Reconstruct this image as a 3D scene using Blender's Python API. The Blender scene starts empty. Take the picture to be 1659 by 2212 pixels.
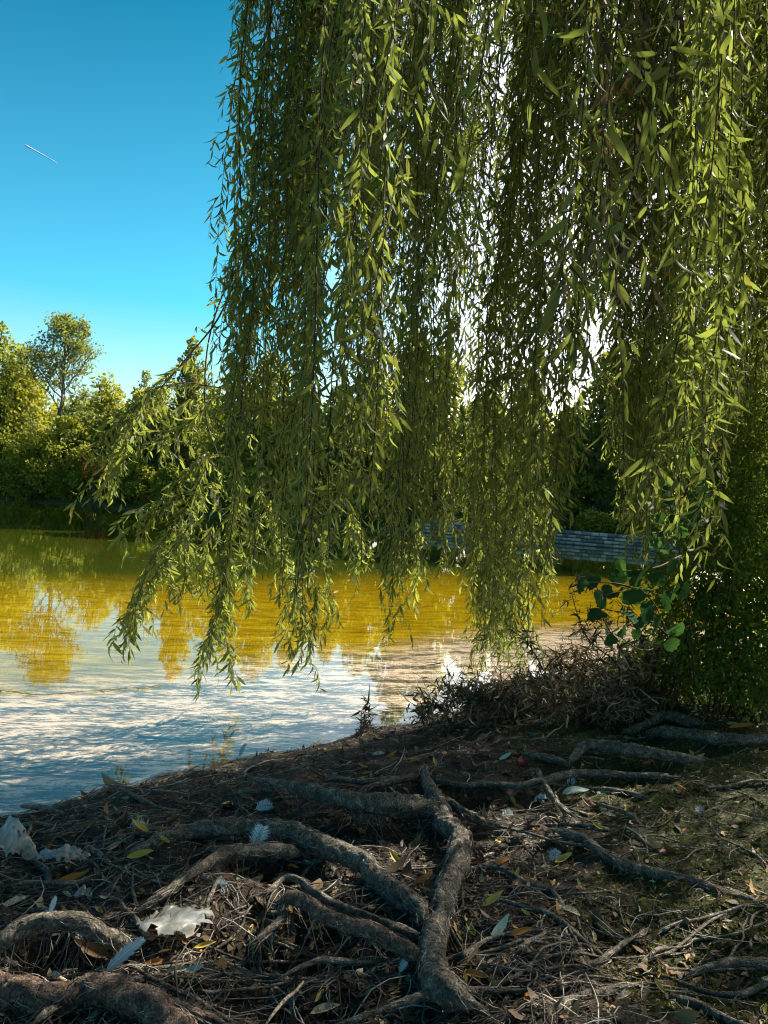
import bpy, math, random
import numpy as np
from mathutils import Vector, Matrix, Quaternion
R = np.random.default_rng(7)
random.seed(7)
sc = bpy.context.scene
C = sc.collection

# ------------------------------------------------------------------ camera
F, CX, CY = 1661.0, 829.5, 1106.0            # focal length and centre in units of a 1659 x 2212 picture
CAMZ, PITCH, ROLL = 1.8, math.radians(1.0), math.radians(3.9)
fw = np.array([0, math.cos(PITCH), -math.sin(PITCH)])
r0 = np.array([1., 0, 0]); u0 = np.cross(r0, fw)
up = math.cos(ROLL)*u0 - math.sin(ROLL)*r0
rt = math.cos(ROLL)*r0 + math.sin(ROLL)*u0
CAM = np.array([0, 0, CAMZ])
cam_d = bpy.data.cameras.new('camera'); cam = bpy.data.objects.new('camera', cam_d); C.objects.link(cam)
cam.matrix_world = Matrix(((rt[0], up[0], -fw[0], 0), (rt[1], up[1], -fw[1], 0), (rt[2], up[2], -fw[2], CAMZ), (0, 0, 0, 1)))
cam_d.sensor_fit = 'VERTICAL'; cam_d.sensor_height = 24; cam_d.lens = F/2212*24
cam_d.clip_start = 0.05; cam_d.clip_end = 20000
sc.camera = cam

# ------------------------------------------------------------------ sky, sun, exposure
SUN_AZ, SUN_EL = math.radians(51), math.radians(43)
SUN = np.array([math.sin(SUN_AZ)*math.cos(SUN_EL), math.cos(SUN_AZ)*math.cos(SUN_EL), math.sin(SUN_EL)])
W = bpy.data.worlds.new('World'); sc.world = W; W.use_nodes = True
nt = W.node_tree; nt.nodes.clear()
sky = nt.nodes.new('ShaderNodeTexSky'); sky.sky_type = 'NISHITA'; sky.sun_disc = False
sky.sun_elevation = SUN_EL; sky.sun_rotation = SUN_AZ; sky.altitude = 0; sky.air_density = 1.0; sky.dust_density = 2.0; sky.ozone_density = 1.0
mul = nt.nodes.new('ShaderNodeMix'); mul.data_type = 'RGBA'; mul.blend_type = 'MULTIPLY'; mul.inputs[0].default_value = 1
tc_ = nt.nodes.new('ShaderNodeTexCoord'); sx_ = nt.nodes.new('ShaderNodeSeparateXYZ'); cr_ = nt.nodes.new('ShaderNodeValToRGB')
nt.links.new(tc_.outputs['Generated'], sx_.inputs[0]); nt.links.new(sx_.outputs[2], cr_.inputs[0])
for e_, (p_, c_) in zip([cr_.color_ramp.elements[0], cr_.color_ramp.elements.new(.08), cr_.color_ramp.elements.new(.20), cr_.color_ramp.elements[-1]], [(0, (1.2, 1.12, 1.0)), (.08, (.85, 1.02, .95)), (.22, (.20, .80, .85)), (.55, (.01, .36, .42))]): e_.position = p_; e_.color = (*c_, 1)
dp_ = nt.nodes.new('ShaderNodeVectorMath'); dp_.operation = 'DOT_PRODUCT'; dp_.inputs[1].default_value = (.795, .556, .25)   # the pale haze lies low towards the sun's side
nt.links.new(tc_.outputs['Generated'], dp_.inputs[0])
mr_ = nt.nodes.new('ShaderNodeMapRange'); mr_.interpolation_type = 'SMOOTHSTEP'; mr_.inputs[1].default_value = .42; mr_.inputs[2].default_value = .76; nt.links.new(dp_.outputs['Value'], mr_.inputs[0])
mt_ = nt.nodes.new('ShaderNodeMix'); mt_.data_type = 'RGBA'; nt.links.new(mr_.outputs[0], mt_.inputs[0]); nt.links.new(cr_.outputs[0], mt_.inputs[6]); mt_.inputs[7].default_value = (1.7, 1.5, 1.25, 1)
nt.links.new(mt_.outputs[2], mul.inputs[7])
bg = nt.nodes.new('ShaderNodeBackground'); bg.inputs[1].default_value = 0.103
wo = nt.nodes.new('ShaderNodeOutputWorld')
nt.links.new(sky.outputs[0], mul.inputs[6]); nt.links.new(mul.outputs[2], bg.inputs[0]); nt.links.new(bg.outputs[0], wo.inputs[0])
sl = bpy.data.lights.new('sun', 'SUN'); sl.energy = 5.0; sl.angle = math.radians(0.53); sl.color = (1, .92, .76)
so = bpy.data.objects.new('sun', sl); C.objects.link(so); so.rotation_mode = 'QUATERNION'
so.rotation_quaternion = Vector(SUN).to_track_quat('Z', 'Y'); so.location = (10, 10, 20)
sc.view_settings.view_transform = 'Standard'; sc.view_settings.look = 'None'
sc.view_settings.exposure = 1.38; sc.view_settings.gamma = 1; sc.view_settings.use_curve_mapping = False
sc.cycles.use_denoising = True; sc.cycles.filter_width = 1.1
sc.cycles.max_bounces = 8; sc.cycles.transparent_max_bounces = 12; sc.cycles.transmission_bounces = 6
sc.cycles.diffuse_bounces = 3; sc.cycles.glossy_bounces = 3; sc.cycles.caustics_reflective = False; sc.cycles.caustics_refractive = False

# ------------------------------------------------------------------ pixel <-> world
def ray(u, v):
    d = fw*F + rt*(u-CX) - up*(v-CY)
    return d/d[1]                             # scaled so that y advances by 1
def at(u, v, y):                              # the point seen at (u, v) at depth y
    return CAM + ray(u, v)*y
def proj(P):
    P = np.atleast_2d(P) - CAM
    z = P@fw; z = np.where(z < .05, .05, z)
    return CX + F*(P@rt)/z, CY - F*(P@up)/z, z
def onwater(u, v):
    d = ray(u, v); return CAM + d*(-CAMZ/d[2])

# ------------------------------------------------------------------ noise
def hsh(ix, iy, s):
    h = (ix*374761393 + iy*668265263 + s*1442695041) & 0xffffffff
    h = ((h ^ (h >> 13))*1274126177) & 0xffffffff
    return ((h ^ (h >> 16)) & 0xffff)/65535.0
def vn(x, y, s=0):
    ix = np.floor(x).astype(np.int64); iy = np.floor(y).astype(np.int64)
    fx = x-ix; fy = y-iy; fx = fx*fx*(3-2*fx); fy = fy*fy*(3-2*fy)
    a = hsh(ix, iy, s); b = hsh(ix+1, iy, s); c = hsh(ix, iy+1, s); d = hsh(ix+1, iy+1, s)
    return (a*(1-fx)+b*fx)*(1-fy) + (c*(1-fx)+d*fx)*fy - .5
def fbm(x, y, s=0, o=4):
    r = 0; a = 1
    for k in range(o):
        r = r + a*vn(x, y, s+k); x = x*2.03+3.1; y = y*2.03+1.7; a *= .5
    return r

# ------------------------------------------------------------------ terrain function
shore_px = [(0, 1768), (100, 1737), (250, 1692), (400, 1655), (550, 1632), (700, 1606), (830, 1582), (920, 1558), (1010, 1520), (1110, 1486), (1250, 1462), (1400, 1452), (1520, 1440), (1659, 1430)]
SP = [(-60, -38), (-14, -5.5), (-6, .9)] + [tuple(onwater(u, v)[:2]) for u, v in shore_px] + [(9, 10.5), (25, 18), (45, 27), (80, 30)]
SX = np.array([p[0] for p in SP]); SY = np.array([p[1] for p in SP])
far_px = [(0, 1075), (288, 1098), (600, 1124), (900, 1149), (1130, 1168), (1390, 1189)]
FP = [(-120, 62), (-60, 60)] + [tuple(onwater(u, v)[:2]) for u, v in far_px] + [(24, 34), (45, 28), (90, 26)]
FX = np.array([p[0] for p in FP]); FY = np.array([p[1] for p in FP])
hollows = []                                   # x, y, rx, ry, depth
def gbase(x, y):
    x = np.asarray(x, float); y = np.asarray(y, float)
    s = (np.interp(x, SX, SY)-y)*.80
    s = s + .15*vn(x*2.2, y*2.2, 5) + .11*vn(x*6, y*6, 9) + .05*vn(x*17, y*17, 19)
    land = .03*np.minimum(s/.15, 1) + .33*(1-np.exp(-np.maximum(s-.1, 0)/.85)) + .10*np.clip((x-.6)/1.6, 0, 1)*np.clip(s/1.5, 0, 1)
    bed = -np.minimum(1.6, .02+.055*np.abs(s))
    z = np.where(s > 0, land, bed)
    r = y-np.interp(x, FX, FY)
    far = np.where(r > 0, np.minimum(.5, r*.5) + 3.0*(1-np.exp(-np.maximum(r-2, 0)/30)), np.maximum(-1.6, r*.5))
    return np.where(r > -3.3, np.maximum(z, far), z)
def gz(x, y):
    z = gbase(x, y); x = np.asarray(x, float); y = np.asarray(y, float)
    near = np.clip(1.3-np.hypot(x, y-3)/9, 0, 1)*np.clip((z+.02)/.1, 0.12, 1)
    z = z + near*(.09*fbm(x*1.7, y*1.7, 2, 3) + .035*fbm(x*9, y*9, 3, 3))
    for hx, hy, rx, ry, d in hollows:
        z = z - d*np.exp(-((x-hx)/rx)**2-((y-hy)/ry)**2)
    return z
def onground(u, v, lift=0., fn=gbase):
    d = ray(u, v); z = .35
    for _ in range(25):
        t = (z+lift-CAMZ)/d[2]; t = min(max(t, .5), 30)
        z = .5*z + .5*float(fn(d[0]*t, d[1]*t))
    return CAM + d*t
for (u, v, rx, ry, d) in [(600, 1885, .30, .10, .13), (690, 2045, .34, .10, .14), (1340, 1672, .34, .14, .12), (1010, 1722, .25, .10, .10), (150, 2050, .22, .07, .16), (760, 1790, .38, .12, .09), (1490, 1625, .4, .12, .10), (620, 2165, .3, .08, .08), (700, 1990, .2, .07, .07), (860, 1850, .25, .12, .06)]:
    p = onground(u, v); hollows.append((p[0], p[1], rx, ry, d))

# ------------------------------------------------------------------ object helpers
WL = {}
def empty(name, loc, label, cat, group=None):
    o = bpy.data.objects.new(name, None); C.objects.link(o); o.location = loc; o.empty_display_size = .1
    WL[o] = np.array(loc, float); o['label'] = label; o['category'] = cat
    if group: o['group'] = group
    return o
def mesh(name, V, faces, smooth=False):
    """faces: list of arrays (n,k) or python lists"""
    me = bpy.data.meshes.new(name); V = np.asarray(V, np.float32)
    if isinstance(faces, np.ndarray): faces = [faces]
    idx = np.concatenate([f.ravel() for f in faces]).astype(np.int32)
    tot = np.concatenate([np.full(len(f), f.shape[1], np.int32) for f in faces])
    st = np.concatenate([[0], np.cumsum(tot)[:-1]]).astype(np.int32)
    me.vertices.add(len(V)); me.vertices.foreach_set('co', V.ravel())
    me.loops.add(len(idx)); me.loops.foreach_set('vertex_index', idx)
    me.polygons.add(len(tot)); me.polygons.foreach_set('loop_start', st); me.polygons.foreach_set('loop_total', tot)
    if smooth: me.polygons.foreach_set('use_smooth', np.ones(len(tot), bool))
    me.update(calc_edges=True); me.validate()
    return me
def obj(name, V, faces, m, parent=None, smooth=False, matidx=None, loc=None, **props):
    V = np.asarray(V, float)
    if loc is None: loc = WL[parent] if parent is not None else V.mean(0)
    loc = np.asarray(loc, float)
    me = mesh(name, V-loc, faces, smooth)
    for q in (m if isinstance(m, (list, tuple)) else [m]): me.materials.append(q)
    if matidx is not None: me.polygons.foreach_set('material_index', np.asarray(matidx, np.int32))
    o = bpy.data.objects.new(name, me); C.objects.link(o)
    WL[o] = loc
    if parent is not None: o.parent = parent; o.location = loc-WL[parent]
    else: o.location = loc
    for k, v in props.items(): o[k] = v
    return o
class MB:
    def __init__(s): s.V = []; s.Q = []; s.T = []; s.n = 0
    def add(s, V, Q=None, T=None):
        if Q is not None and len(Q): s.Q.append(np.asarray(Q)+s.n)
        if T is not None and len(T): s.T.append(np.asarray(T)+s.n)
        s.V.append(V); s.n += len(V)
    def get(s):
        f = []
        if s.Q: f.append(np.concatenate(s.Q))
        if s.T: f.append(np.concatenate(s.T))
        return np.concatenate(s.V), f
def norm(a): return a/np.maximum(np.linalg.norm(a, axis=-1, keepdims=True), 1e-9)
def tube_vf(P, rad, n=6, flat=1., bump=0., seed=0, cap=True):
    P = np.asarray(P, float); m = len(P); rad = np.broadcast_to(np.asarray(rad, float), (m,))
    T = norm(np.gradient(P, axis=0))
    ref = np.array([0, 0, 1.]) if abs(T[:, 2]).mean() < .75 else np.array([1., 0.3, 0])
    S = norm(np.cross(T, ref)); U = np.cross(S, T)
    a = np.arange(n)/n*2*np.pi
    rr = rad[:, None]*np.ones(n)
    if bump:
        L = np.concatenate([[0], np.cumsum(np.linalg.norm(np.diff(P, axis=0), axis=1))])
        A, LL = np.meshgrid(a, L)
        ca, sa = np.cos(A)*1.6+5, np.sin(A)*1.6+5
        rr = rr*(1+bump*(fbm(ca+LL*9, sa+LL*3+seed, seed, 3)*.9 + .5*vn(ca*2.5+seed, LL*30, seed+4) + .5*vn(A*3.5, LL*14+7, seed+9) + .75*vn(ca*7, LL*110+sa*5, seed+11) - .9*np.abs(vn(ca*4+sa*7, LL*16, seed+15))))
    V = P[:, None]+rr[..., None]*(np.cos(a)[None, :, None]*S[:, None]+flat*np.sin(a)[None, :, None]*U[:, None])
    V = V.reshape(-1, 3)
    i, j = np.meshgrid(np.arange(m-1), np.arange(n), indexing='ij'); j2 = (j+1) % n
    Q = np.stack([i*n+j, i*n+j2, (i+1)*n+j2, (i+1)*n+j], -1).reshape(-1, 4)
    T3 = []
    if cap and n > 2:
        V = np.vstack([V, P[0]-T[0]*rad[0]*.4, P[-1]+T[-1]*rad[-1]*.5]); k = m*n
        T3 = [(k, (q+1) % n, q) for q in range(n)] + [(k+1, (m-1)*n+q, (m-1)*n+(q+1) % n) for q in range(n)]
    return V, Q, np.array(T3, int).reshape(-1, 3)
def spline(P, step):
    """Catmull-Rom through rows of P (any number of columns), resampled at about step"""
    P = np.asarray(P, float)
    E = np.vstack([2*P[0]-P[1], P, 2*P[-1]-P[-2]]); out = []
    for i in range(1, len(E)-2):
        n = max(1, int(round(np.linalg.norm((E[i+1]-E[i])[:3])/step)))
        t = (np.arange(n)/n)[:, None]
        out.append(.5*(2*E[i]+(E[i+1]-E[i-1])*t+(2*E[i-1]-5*E[i]+4*E[i+1]-E[i+2])*t**2+(-E[i-1]+3*E[i]-3*E[i+1]+E[i+2])*t**3))
    return np.vstack(out+[P[-1:]])

def tubes_vf(P, r, k=3):
    """many thin tubes at once: P (n,m,3), r (n,m)"""
    n, m = P.shape[:2]; T = norm(np.gradient(P, axis=1)); ref = np.array([.31, .17, 1.]); S = norm(np.cross(T, ref)); U = np.cross(S, T)
    a = np.arange(k)/k*2*np.pi
    V = P[:, :, None]+r[:, :, None, None]*(np.cos(a)[None, None, :, None]*S[:, :, None]+np.sin(a)[None, None, :, None]*U[:, :, None])
    i, j = np.meshgrid(np.arange(m-1), np.arange(k), indexing='ij'); j2 = (j+1) % k
    q = np.stack([i*k+j, i*k+j2, (i+1)*k+j2, (i+1)*k+j], -1).reshape(-1, 4)
    return V.reshape(-1, 3), (q[None]+(np.arange(n)*m*k)[:, None, None]).reshape(-1, 4)
# leaves: n base points B, directions D, side vectors S, length L, half width Wd, curl amount K -> 6 triangles each (two quads + two tips)
def leaves_vf(B, D, S, L, Wd, K):
    D = norm(D); S = norm(S-(S*D).sum(1, keepdims=True)*D); N = np.cross(D, S)
    L = L[:, None]; Wd = Wd[:, None]; K = K[:, None]
    t = [.0, .28, .60, 1.]; w = [0, .92, .8, 0]
    c = [B + D*L*x*(1-.35*np.abs(K)*x) + N*L*K*x*x for x in t]
    cup = N*Wd*.35
    V = np.stack([c[0], c[1]-S*Wd*w[1]+cup, c[1]+S*Wd*w[1]+cup, c[2]-S*Wd*w[2]+cup, c[2]+S*Wd*w[2]+cup, c[3]], 1)
    n = len(B); b = (np.arange(n)*6)[:, None]
    T = np.vstack([b+np.array([0, 2, 1]), b+np.array([3, 4, 5])]); Q = b+np.array([1, 2, 4, 3])
    return V.reshape(-1, 3), Q, T

# ------------------------------------------------------------------ materials
def mat(name):
    m = bpy.data.materials.new(name); m.use_nodes = True; n = m.node_tree.nodes; l = m.node_tree.links
    b = n['Principled BSDF']; return m, n, l, b
def ramp(n, stops, interp='LINEAR'):
    r = n.new('ShaderNodeValToRGB'); r.color_ramp.interpolation = interp; e = r.color_ramp.elements
    while len(e) < len(stops): e.new(.5)
    for q, (p, c) in zip(e, stops): q.position = p; q.color = (*c, 1)
    return r
def noise(n, l, scale, detail=4, rough=.6, vec=None, dist=0):
    t = n.new('ShaderNodeTexNoise'); t.inputs['Scale'].default_value = scale; t.inputs['Detail'].default_value = detail
    t.inputs['Roughness'].default_value = rough; t.inputs['Distortion'].default_value = dist
    if vec is not None: l.new(vec, t.inputs['Vector'])
    return t
def coord(n, l, scale=(1, 1, 1), rot=(0, 0, 0)):
    g = n.new('ShaderNodeNewGeometry'); mp = n.new('ShaderNodeMapping'); mp.inputs['Scale'].default_value = scale; mp.inputs['Rotation'].default_value = rot
    l.new(g.outputs['Position'], mp.inputs['Vector']); return mp.outputs[0]
def bump(n, l, h, b, strength=.5, dist=.01):
    u = n.new('ShaderNodeBump'); u.inputs['Strength'].default_value = strength; u.inputs['Distance'].default_value = dist
    l.new(h, u.inputs['Height']); l.new(u.outputs[0], b.inputs['Normal']); return u
def mixc(n, l, f, a, b, mode='MIX'):
    m = n.new('ShaderNodeMix'); m.data_type = 'RGBA'; m.blend_type = mode
    for s, v in ((0, f), (6, a), (7, b)):
        if isinstance(v, (int, float)): m.inputs[s].default_value = v
        elif isinstance(v, tuple): m.inputs[s].default_value = (*v, 1)
        else: l.new(v, m.inputs[s])
    return m.outputs[2]
def leaf_mat(name, stops, trans, tcol, rough=.5, spec=.14):
    m, n, l, b = mat(name)
    g = n.new('ShaderNodeNewGeometry')
    r = ramp(n, stops); l.new(g.outputs['Random Per Island'], r.inputs[0])
    b.inputs['Roughness'].default_value = rough; b.inputs['Specular IOR Level'].default_value = spec
    l.new(r.outputs[0], b.inputs['Base Color'])
    t = n.new('ShaderNodeBsdfTranslucent')
    tc = mixc(n, l, .55, r.outputs[0], tcol); l.new(tc, t.inputs[0])
    mx = n.new('ShaderNodeMixShader'); mx.inputs[0].default_value = trans
    l.new(b.outputs[0], mx.inputs[1]); l.new(t.outputs[0], mx.inputs[2]); l.new(mx.outputs[0], n['Material Output'].inputs[0])
    return m
M = {}
M['leaf'] = leaf_mat('willow_leaf', [(0, (.03, .055, .042)), (.35, (.06, .10, .05)), (.75, (.12, .17, .055)), (.92, (.19, .21, .05)), (.97, (.32, .26, .05)), (1, (.22, .13, .05))], .47, (.50, .58, .07))
M['leaf_dead'] = leaf_mat('dead_leaf', [(0, (.02, .015, .01)), (.35, (.08, .055, .03)), (.65, (.20, .145, .08)), (.88, (.38, .29, .17)), (1, (.5, .42, .3))], .12, (.25, .17, .05), .6, .3)
M['leaf_ivy'] = leaf_mat('shrub_leaf', [(0, (.05, .09, .02)), (.6, (.09, .15, .028)), (1, (.17, .23, .04))], .42, (.36, .50, .04))
M['leaf_broad'] = leaf_mat('broad_leaf', [(0, (.015, .05, .025)), (1, (.03, .08, .03))], .22, (.16, .38, .05), .7, .02)
def far_leaf(name, a, b_, c):
    return leaf_mat(name, [(0, a), (.5, b_), (1, c)], .42, (.55, .55, .04), .6, .2)
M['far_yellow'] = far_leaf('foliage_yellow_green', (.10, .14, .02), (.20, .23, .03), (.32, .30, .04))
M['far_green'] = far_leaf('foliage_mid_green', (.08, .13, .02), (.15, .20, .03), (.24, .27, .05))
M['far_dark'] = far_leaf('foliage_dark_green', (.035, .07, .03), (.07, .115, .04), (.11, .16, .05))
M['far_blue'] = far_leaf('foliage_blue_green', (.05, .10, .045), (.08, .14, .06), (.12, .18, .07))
M['far_red'] = far_leaf('foliage_red', (.3, .03, .02), (.4, .05, .03), (.25, .06, .03))

def bark(name, c1, c2, c3, scale, strength=.7, dist=.012):
    m, n, l, b = mat(name); v = coord(n, l)
    a = noise(n, l, scale, 8, .7, v, .4); f = noise(n, l, scale*5, 5, .65, v)
    r = ramp(n, [(.30, c1), (.52, c2), (.72, c3)]); l.new(a.outputs[0], r.inputs[0])
    fr = ramp(n, [(.35, (.22, .22, .22)), (.68, (1.7, 1.7, 1.7))]); l.new(f.outputs[0], fr.inputs[0])
    l.new(mixc(n, l, 1., r.outputs[0], fr.outputs[0], 'MULTIPLY'), b.inputs['Base Color'])
    b.inputs['Roughness'].default_value = .8; b.inputs['Specular IOR Level'].default_value = .35
    s = n.new('ShaderNodeMath'); s.operation = 'ADD'; l.new(a.outputs[0], s.inputs[0]); l.new(f.outputs[0], s.inputs[1])
    bump(n, l, s.outputs[0], b, strength, dist); return m
M['bark'] = bark('willow_bark', (.03, .022, .016), (.10, .08, .06), (.2, .17, .14), 9, 1, .03)
M['root'] = bark('root_bark', (.028, .021, .015), (.155, .132, .105), (.46, .41, .335), 30, 1, .012)
M['root_red'] = bark('worn_root_bark', (.035, .022, .016), (.19, .12, .09), (.50, .35, .27), 26, 1, .012)
M['stem'] = bark('willow_stem', (.035, .022, .012), (.07, .04, .02), (.11, .07, .03), 40, .3, .003)
M['pale_wood'] = bark('peeled_wood', (.25, .17, .10), (.50, .38, .26), (.62, .50, .36), 25, .4, .003)
M['twig'] = leaf_mat('litter_twig', [(0, (.03, .022, .016)), (.45, (.06, .052, .044)), (.75, (.17, .15, .13)), (1, (.44, .40, .34))], 0.02, (.2, .1, .03), .7, .3)
M['litter'] = leaf_mat('leaf_litter', [(0, (.02, .013, .008)), (.45, (.06, .038, .02)), (.75, (.14, .085, .04)), (.92, (.28, .18, .07)), (1, (.38, .32, .22))], .08, (.3, .18, .04), .6, .3)
M['moss'] = leaf_mat('moss_and_grass', [(0, (.025, .04, .004)), (.6, (.07, .10, .01)), (1, (.20, .21, .03))], .2, (.3, .3, .03), .7, .2)
M['yellow'] = leaf_mat('yellow_fallen_leaf', [(0, (.42, .30, .05)), (1, (.52, .40, .12))], .2, (.5, .4, .05), .5)
M['orange'] = leaf_mat('orange_fallen_leaf', [(0, (.42, .15, .03)), (1, (.45, .2, .06))], .2, (.5, .2, .05), .5)
M['palegreen'] = leaf_mat('pale_underside', [(0, (.35, .42, .36)), (1, (.45, .5, .42))], .15, (.4, .5, .4), .5)
M['brownleaf'] = leaf_mat('brown_fallen_leaf', [(0, (.14, .07, .035)), (1, (.2, .1, .05))], .1, (.3, .1, .05), .5)

def white_cloth():
    m, n, l, b = mat('thin_white_plastic'); v = coord(n, l)
    a = noise(n, l, 14, 5, .6, v); r = ramp(n, [(.35, (.24, .20, .15)), (.5, (.32, .33, .32)), (.7, (.46, .49, .51))]); l.new(a.outputs[0], r.inputs[0])
    l.new(r.outputs[0], b.inputs['Base Color']); b.inputs['Roughness'].default_value = .35
    f = noise(n, l, 60, 3, .6, v); bump(n, l, f.outputs[0], b, .5, .004)
    t = n.new('ShaderNodeBsdfTranslucent'); t.inputs[0].default_value = (.8, .8, .78, 1); mx = n.new('ShaderNodeMixShader'); mx.inputs[0].default_value = .35
    l.new(b.outputs[0], mx.inputs[1]); l.new(t.outputs[0], mx.inputs[2]); l.new(mx.outputs[0], n['Material Output'].inputs[0]); return m
M['plastic'] = white_cloth()
m, n, l, b = mat('white_feather'); b.inputs['Base Color'].default_value = (.72, .78, .80, 1); b.inputs['Roughness'].default_value = .5; M['feather'] = m
m, n, l, b = mat('grey_feather'); b.inputs['Base Color'].default_value = (.42, .45, .47, 1); b.inputs['Roughness'].default_value = .5; M['feather_grey'] = m
m, n, l, b = mat('red_plastic'); b.inputs['Base Color'].default_value = (.5, .03, .04, 1); b.inputs['Roughness'].default_value = .35; M['red'] = m
m, n, l, b = mat('contrail_vapour'); b.inputs['Base Color'].default_value = (.9, .9, .9, 1); b.inputs['Roughness'].default_value = 1; M['vapour'] = m

# stone
m, n, l, b = mat('wall_stone'); oi = n.new('ShaderNodeObjectInfo'); r = ramp(n, [(0, (.09, .11, .12)), (.5, (.26, .27, .26)), (1, (.50, .48, .43))]); l.new(oi.outputs['Random'], r.inputs[0])
a = noise(n, l, 6, 4, .6, coord(n, l)); fr = ramp(n, [(.3, (.6, .6, .6)), (.7, (1.2, 1.2, 1.2))]); l.new(a.outputs[0], fr.inputs[0])
l.new(mixc(n, l, 1., r.outputs[0], fr.outputs[0], 'MULTIPLY'), b.inputs['Base Color']); b.inputs['Roughness'].default_value = .85; M['stone'] = m
m, n, l, b = mat('wall_mortar'); b.inputs['Base Color'].default_value = (.09, .09, .085, 1); b.inputs['Roughness'].default_value = .9; M['mortar'] = m

# ground: mud, moss to the right, pale silt bed under water, grass far away
m, n, l, b = mat('ground_mud_and_silt'); M['ground'] = m
P = coord(n, l); sep = n.new('ShaderNodeSeparateXYZ'); l.new(P, sep.inputs[0])
def mathn(op, a, b_=None, c=None, clamp=False):
    q = n.new('ShaderNodeMath'); q.operation = op; q.use_clamp = clamp
    for i, v in enumerate((a, b_, c)):
        if v is None: continue
        if isinstance(v, (int, float)): q.inputs[i].default_value = v
        else: l.new(v, q.inputs[i])
    return q.outputs[0]
def mr(v, a, b_, c=0., d=1.):
    q = n.new('ShaderNodeMapRange'); q.interpolation_type = 'SMOOTHSTEP'; l.new(v, q.inputs[0])
    for i, x in enumerate((a, b_, c, d)): q.inputs[i+1].default_value = x
    return q.outputs[0]
a1 = noise(n, l, 6, 8, .7, P); a2 = noise(n, l, 45, 6, .7, P); 
rm = ramp(n, [(.3, (.006, .004, .003)), (.5, (.02, .0135, .008)), (.68, (.055, .036, .02)), (.8, (.10, .07, .042))]); l.new(a2.outputs[0], rm.inputs[0])
mossn = mathn('ADD', mr(sep.outputs[0], .35, 1.7), mathn('MULTIPLY', mathn('SUBTRACT', a1.outputs[0], .5), 1.6)); mossm = mr(mossn, .35, .8)
rmo = ramp(n, [(.3, (.006, .009, .001)), (.55, (.028, .040, .004)), (.75, (.085, .10, .01))]); l.new(a2.outputs[0], rmo.inputs[0])
land = mixc(n, l, mossm, rm.outputs[0], rmo.outputs[0])
wet = mr(sep.outputs[2], .02, .12)             # tan silt right at the water's edge
rs = ramp(n, [(.3, (.10, .07, .045)), (.7, (.30, .22, .14))]); l.new(a2.outputs[0], rs.inputs[0])
land = mixc(n, l, wet, rs.outputs[0], land)
grassm = mr(sep.outputs[1], 20, 30); rg = ramp(n, [(.3, (.03, .05, .012)), (.7, (.07, .09, .02))]); l.new(a1.outputs[0], rg.inputs[0])
land = mixc(n, l, grassm, land, rg.outputs[0])
Ps = coord(n, l, (1.0, 3.2, 1), (0, 0, math.radians(-12)))
b1 = noise(n, l, 1.6, 9, .72, Ps, .5); b2 = noise(n, l, 9, 6, .7, Ps, .3)
rb = ramp(n, [(.42, (.05, .05, .05)), (.485, (.15, .125, .105)), (.53, (.50, .38, .32)), (.70, (.68, .54, .47))])
l.new(mathn('ADD', mathn('MULTIPLY', b1.outputs[0], .55), mathn('MULTIPLY', b2.outputs[0], .45)), rb.inputs[0])
ro = ramp(n, [(.35, (.10, .062, .002)), (.55, (.27, .175, .004)), (.75, (.45, .30, .01))]); l.new(b1.outputs[0], ro.inputs[0])  # murky ochre bed, its gold also standing in for the tree reflections
deep = mr(sep.outputs[2], -.14, -.26)
bed = mixc(n, l, deep, rb.outputs[0], ro.outputs[0])
deeper = mr(sep.outputs[2], -.55, -1.25); bed = mixc(n, l, deeper, bed, (.035, .045, .005))
wat = mr(sep.outputs[2], 0.004, -.012)
l.new(mixc(n, l, wat, land, bed), b.inputs['Base Color']); b.inputs['Roughness'].default_value = .8; l.new(mathn('MULTIPLY', mathn('SUBTRACT', 1., wat), .3), b.inputs['Specular IOR Level'])   # no sheen on silt that lies under water
bs = mathn('ADD', a1.outputs[0], a2.outputs[0]); bump(n, l, bs, b, .9, .02)

# water
m, n, l, b = mat('lake_water'); M['water'] = m; n.remove(b)
fr = n.new('ShaderNodeFresnel'); fr.inputs[0].default_value = 1.5
gl = n.new('ShaderNodeBsdfGlossy'); gl.inputs['Roughness'].default_value = .0; gl.inputs['Color'].default_value = (1, 1, 1, 1)
tr = n.new('ShaderNodeBsdfTransparent'); tr.inputs[0].default_value = (.93, .95, .88, 1)
bf = n.new('ShaderNodeNewGeometry'); fm = n.new('ShaderNodeMath'); fm.operation = 'SUBTRACT'; fm.use_clamp = True; l.new(fr.outputs[0], fm.inputs[0]); l.new(bf.outputs['Backfacing'], fm.inputs[1])
mx = n.new('ShaderNodeMixShader'); l.new(fm.outputs[0], mx.inputs[0]); l.new(tr.outputs[0], mx.inputs[1]); l.new(gl.outputs[0], mx.inputs[2]); l.new(mx.outputs[0], n['Material Output'].inputs[0])
w1 = noise(n, l, 2.2, 3, .55, coord(n, l, (.6, 1.6, 1), (0, 0, .15))); w2 = noise(n, l, .5, 2, .5, coord(n, l, (.5, 2.0, 1)))
ws = n.new('ShaderNodeMath'); ws.operation = 'MULTIPLY_ADD'; ws.inputs[1].default_value = 2.0; l.new(w2.outputs[0], ws.inputs[0]); l.new(w1.outputs[0], ws.inputs[2])
bu = n.new('ShaderNodeBump'); bu.inputs['Strength'].default_value = 1; bu.inputs['Distance'].default_value = .0007; l.new(ws.outputs[0], bu.inputs['Height'])
l.new(bu.outputs[0], gl.inputs['Normal'])

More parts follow.
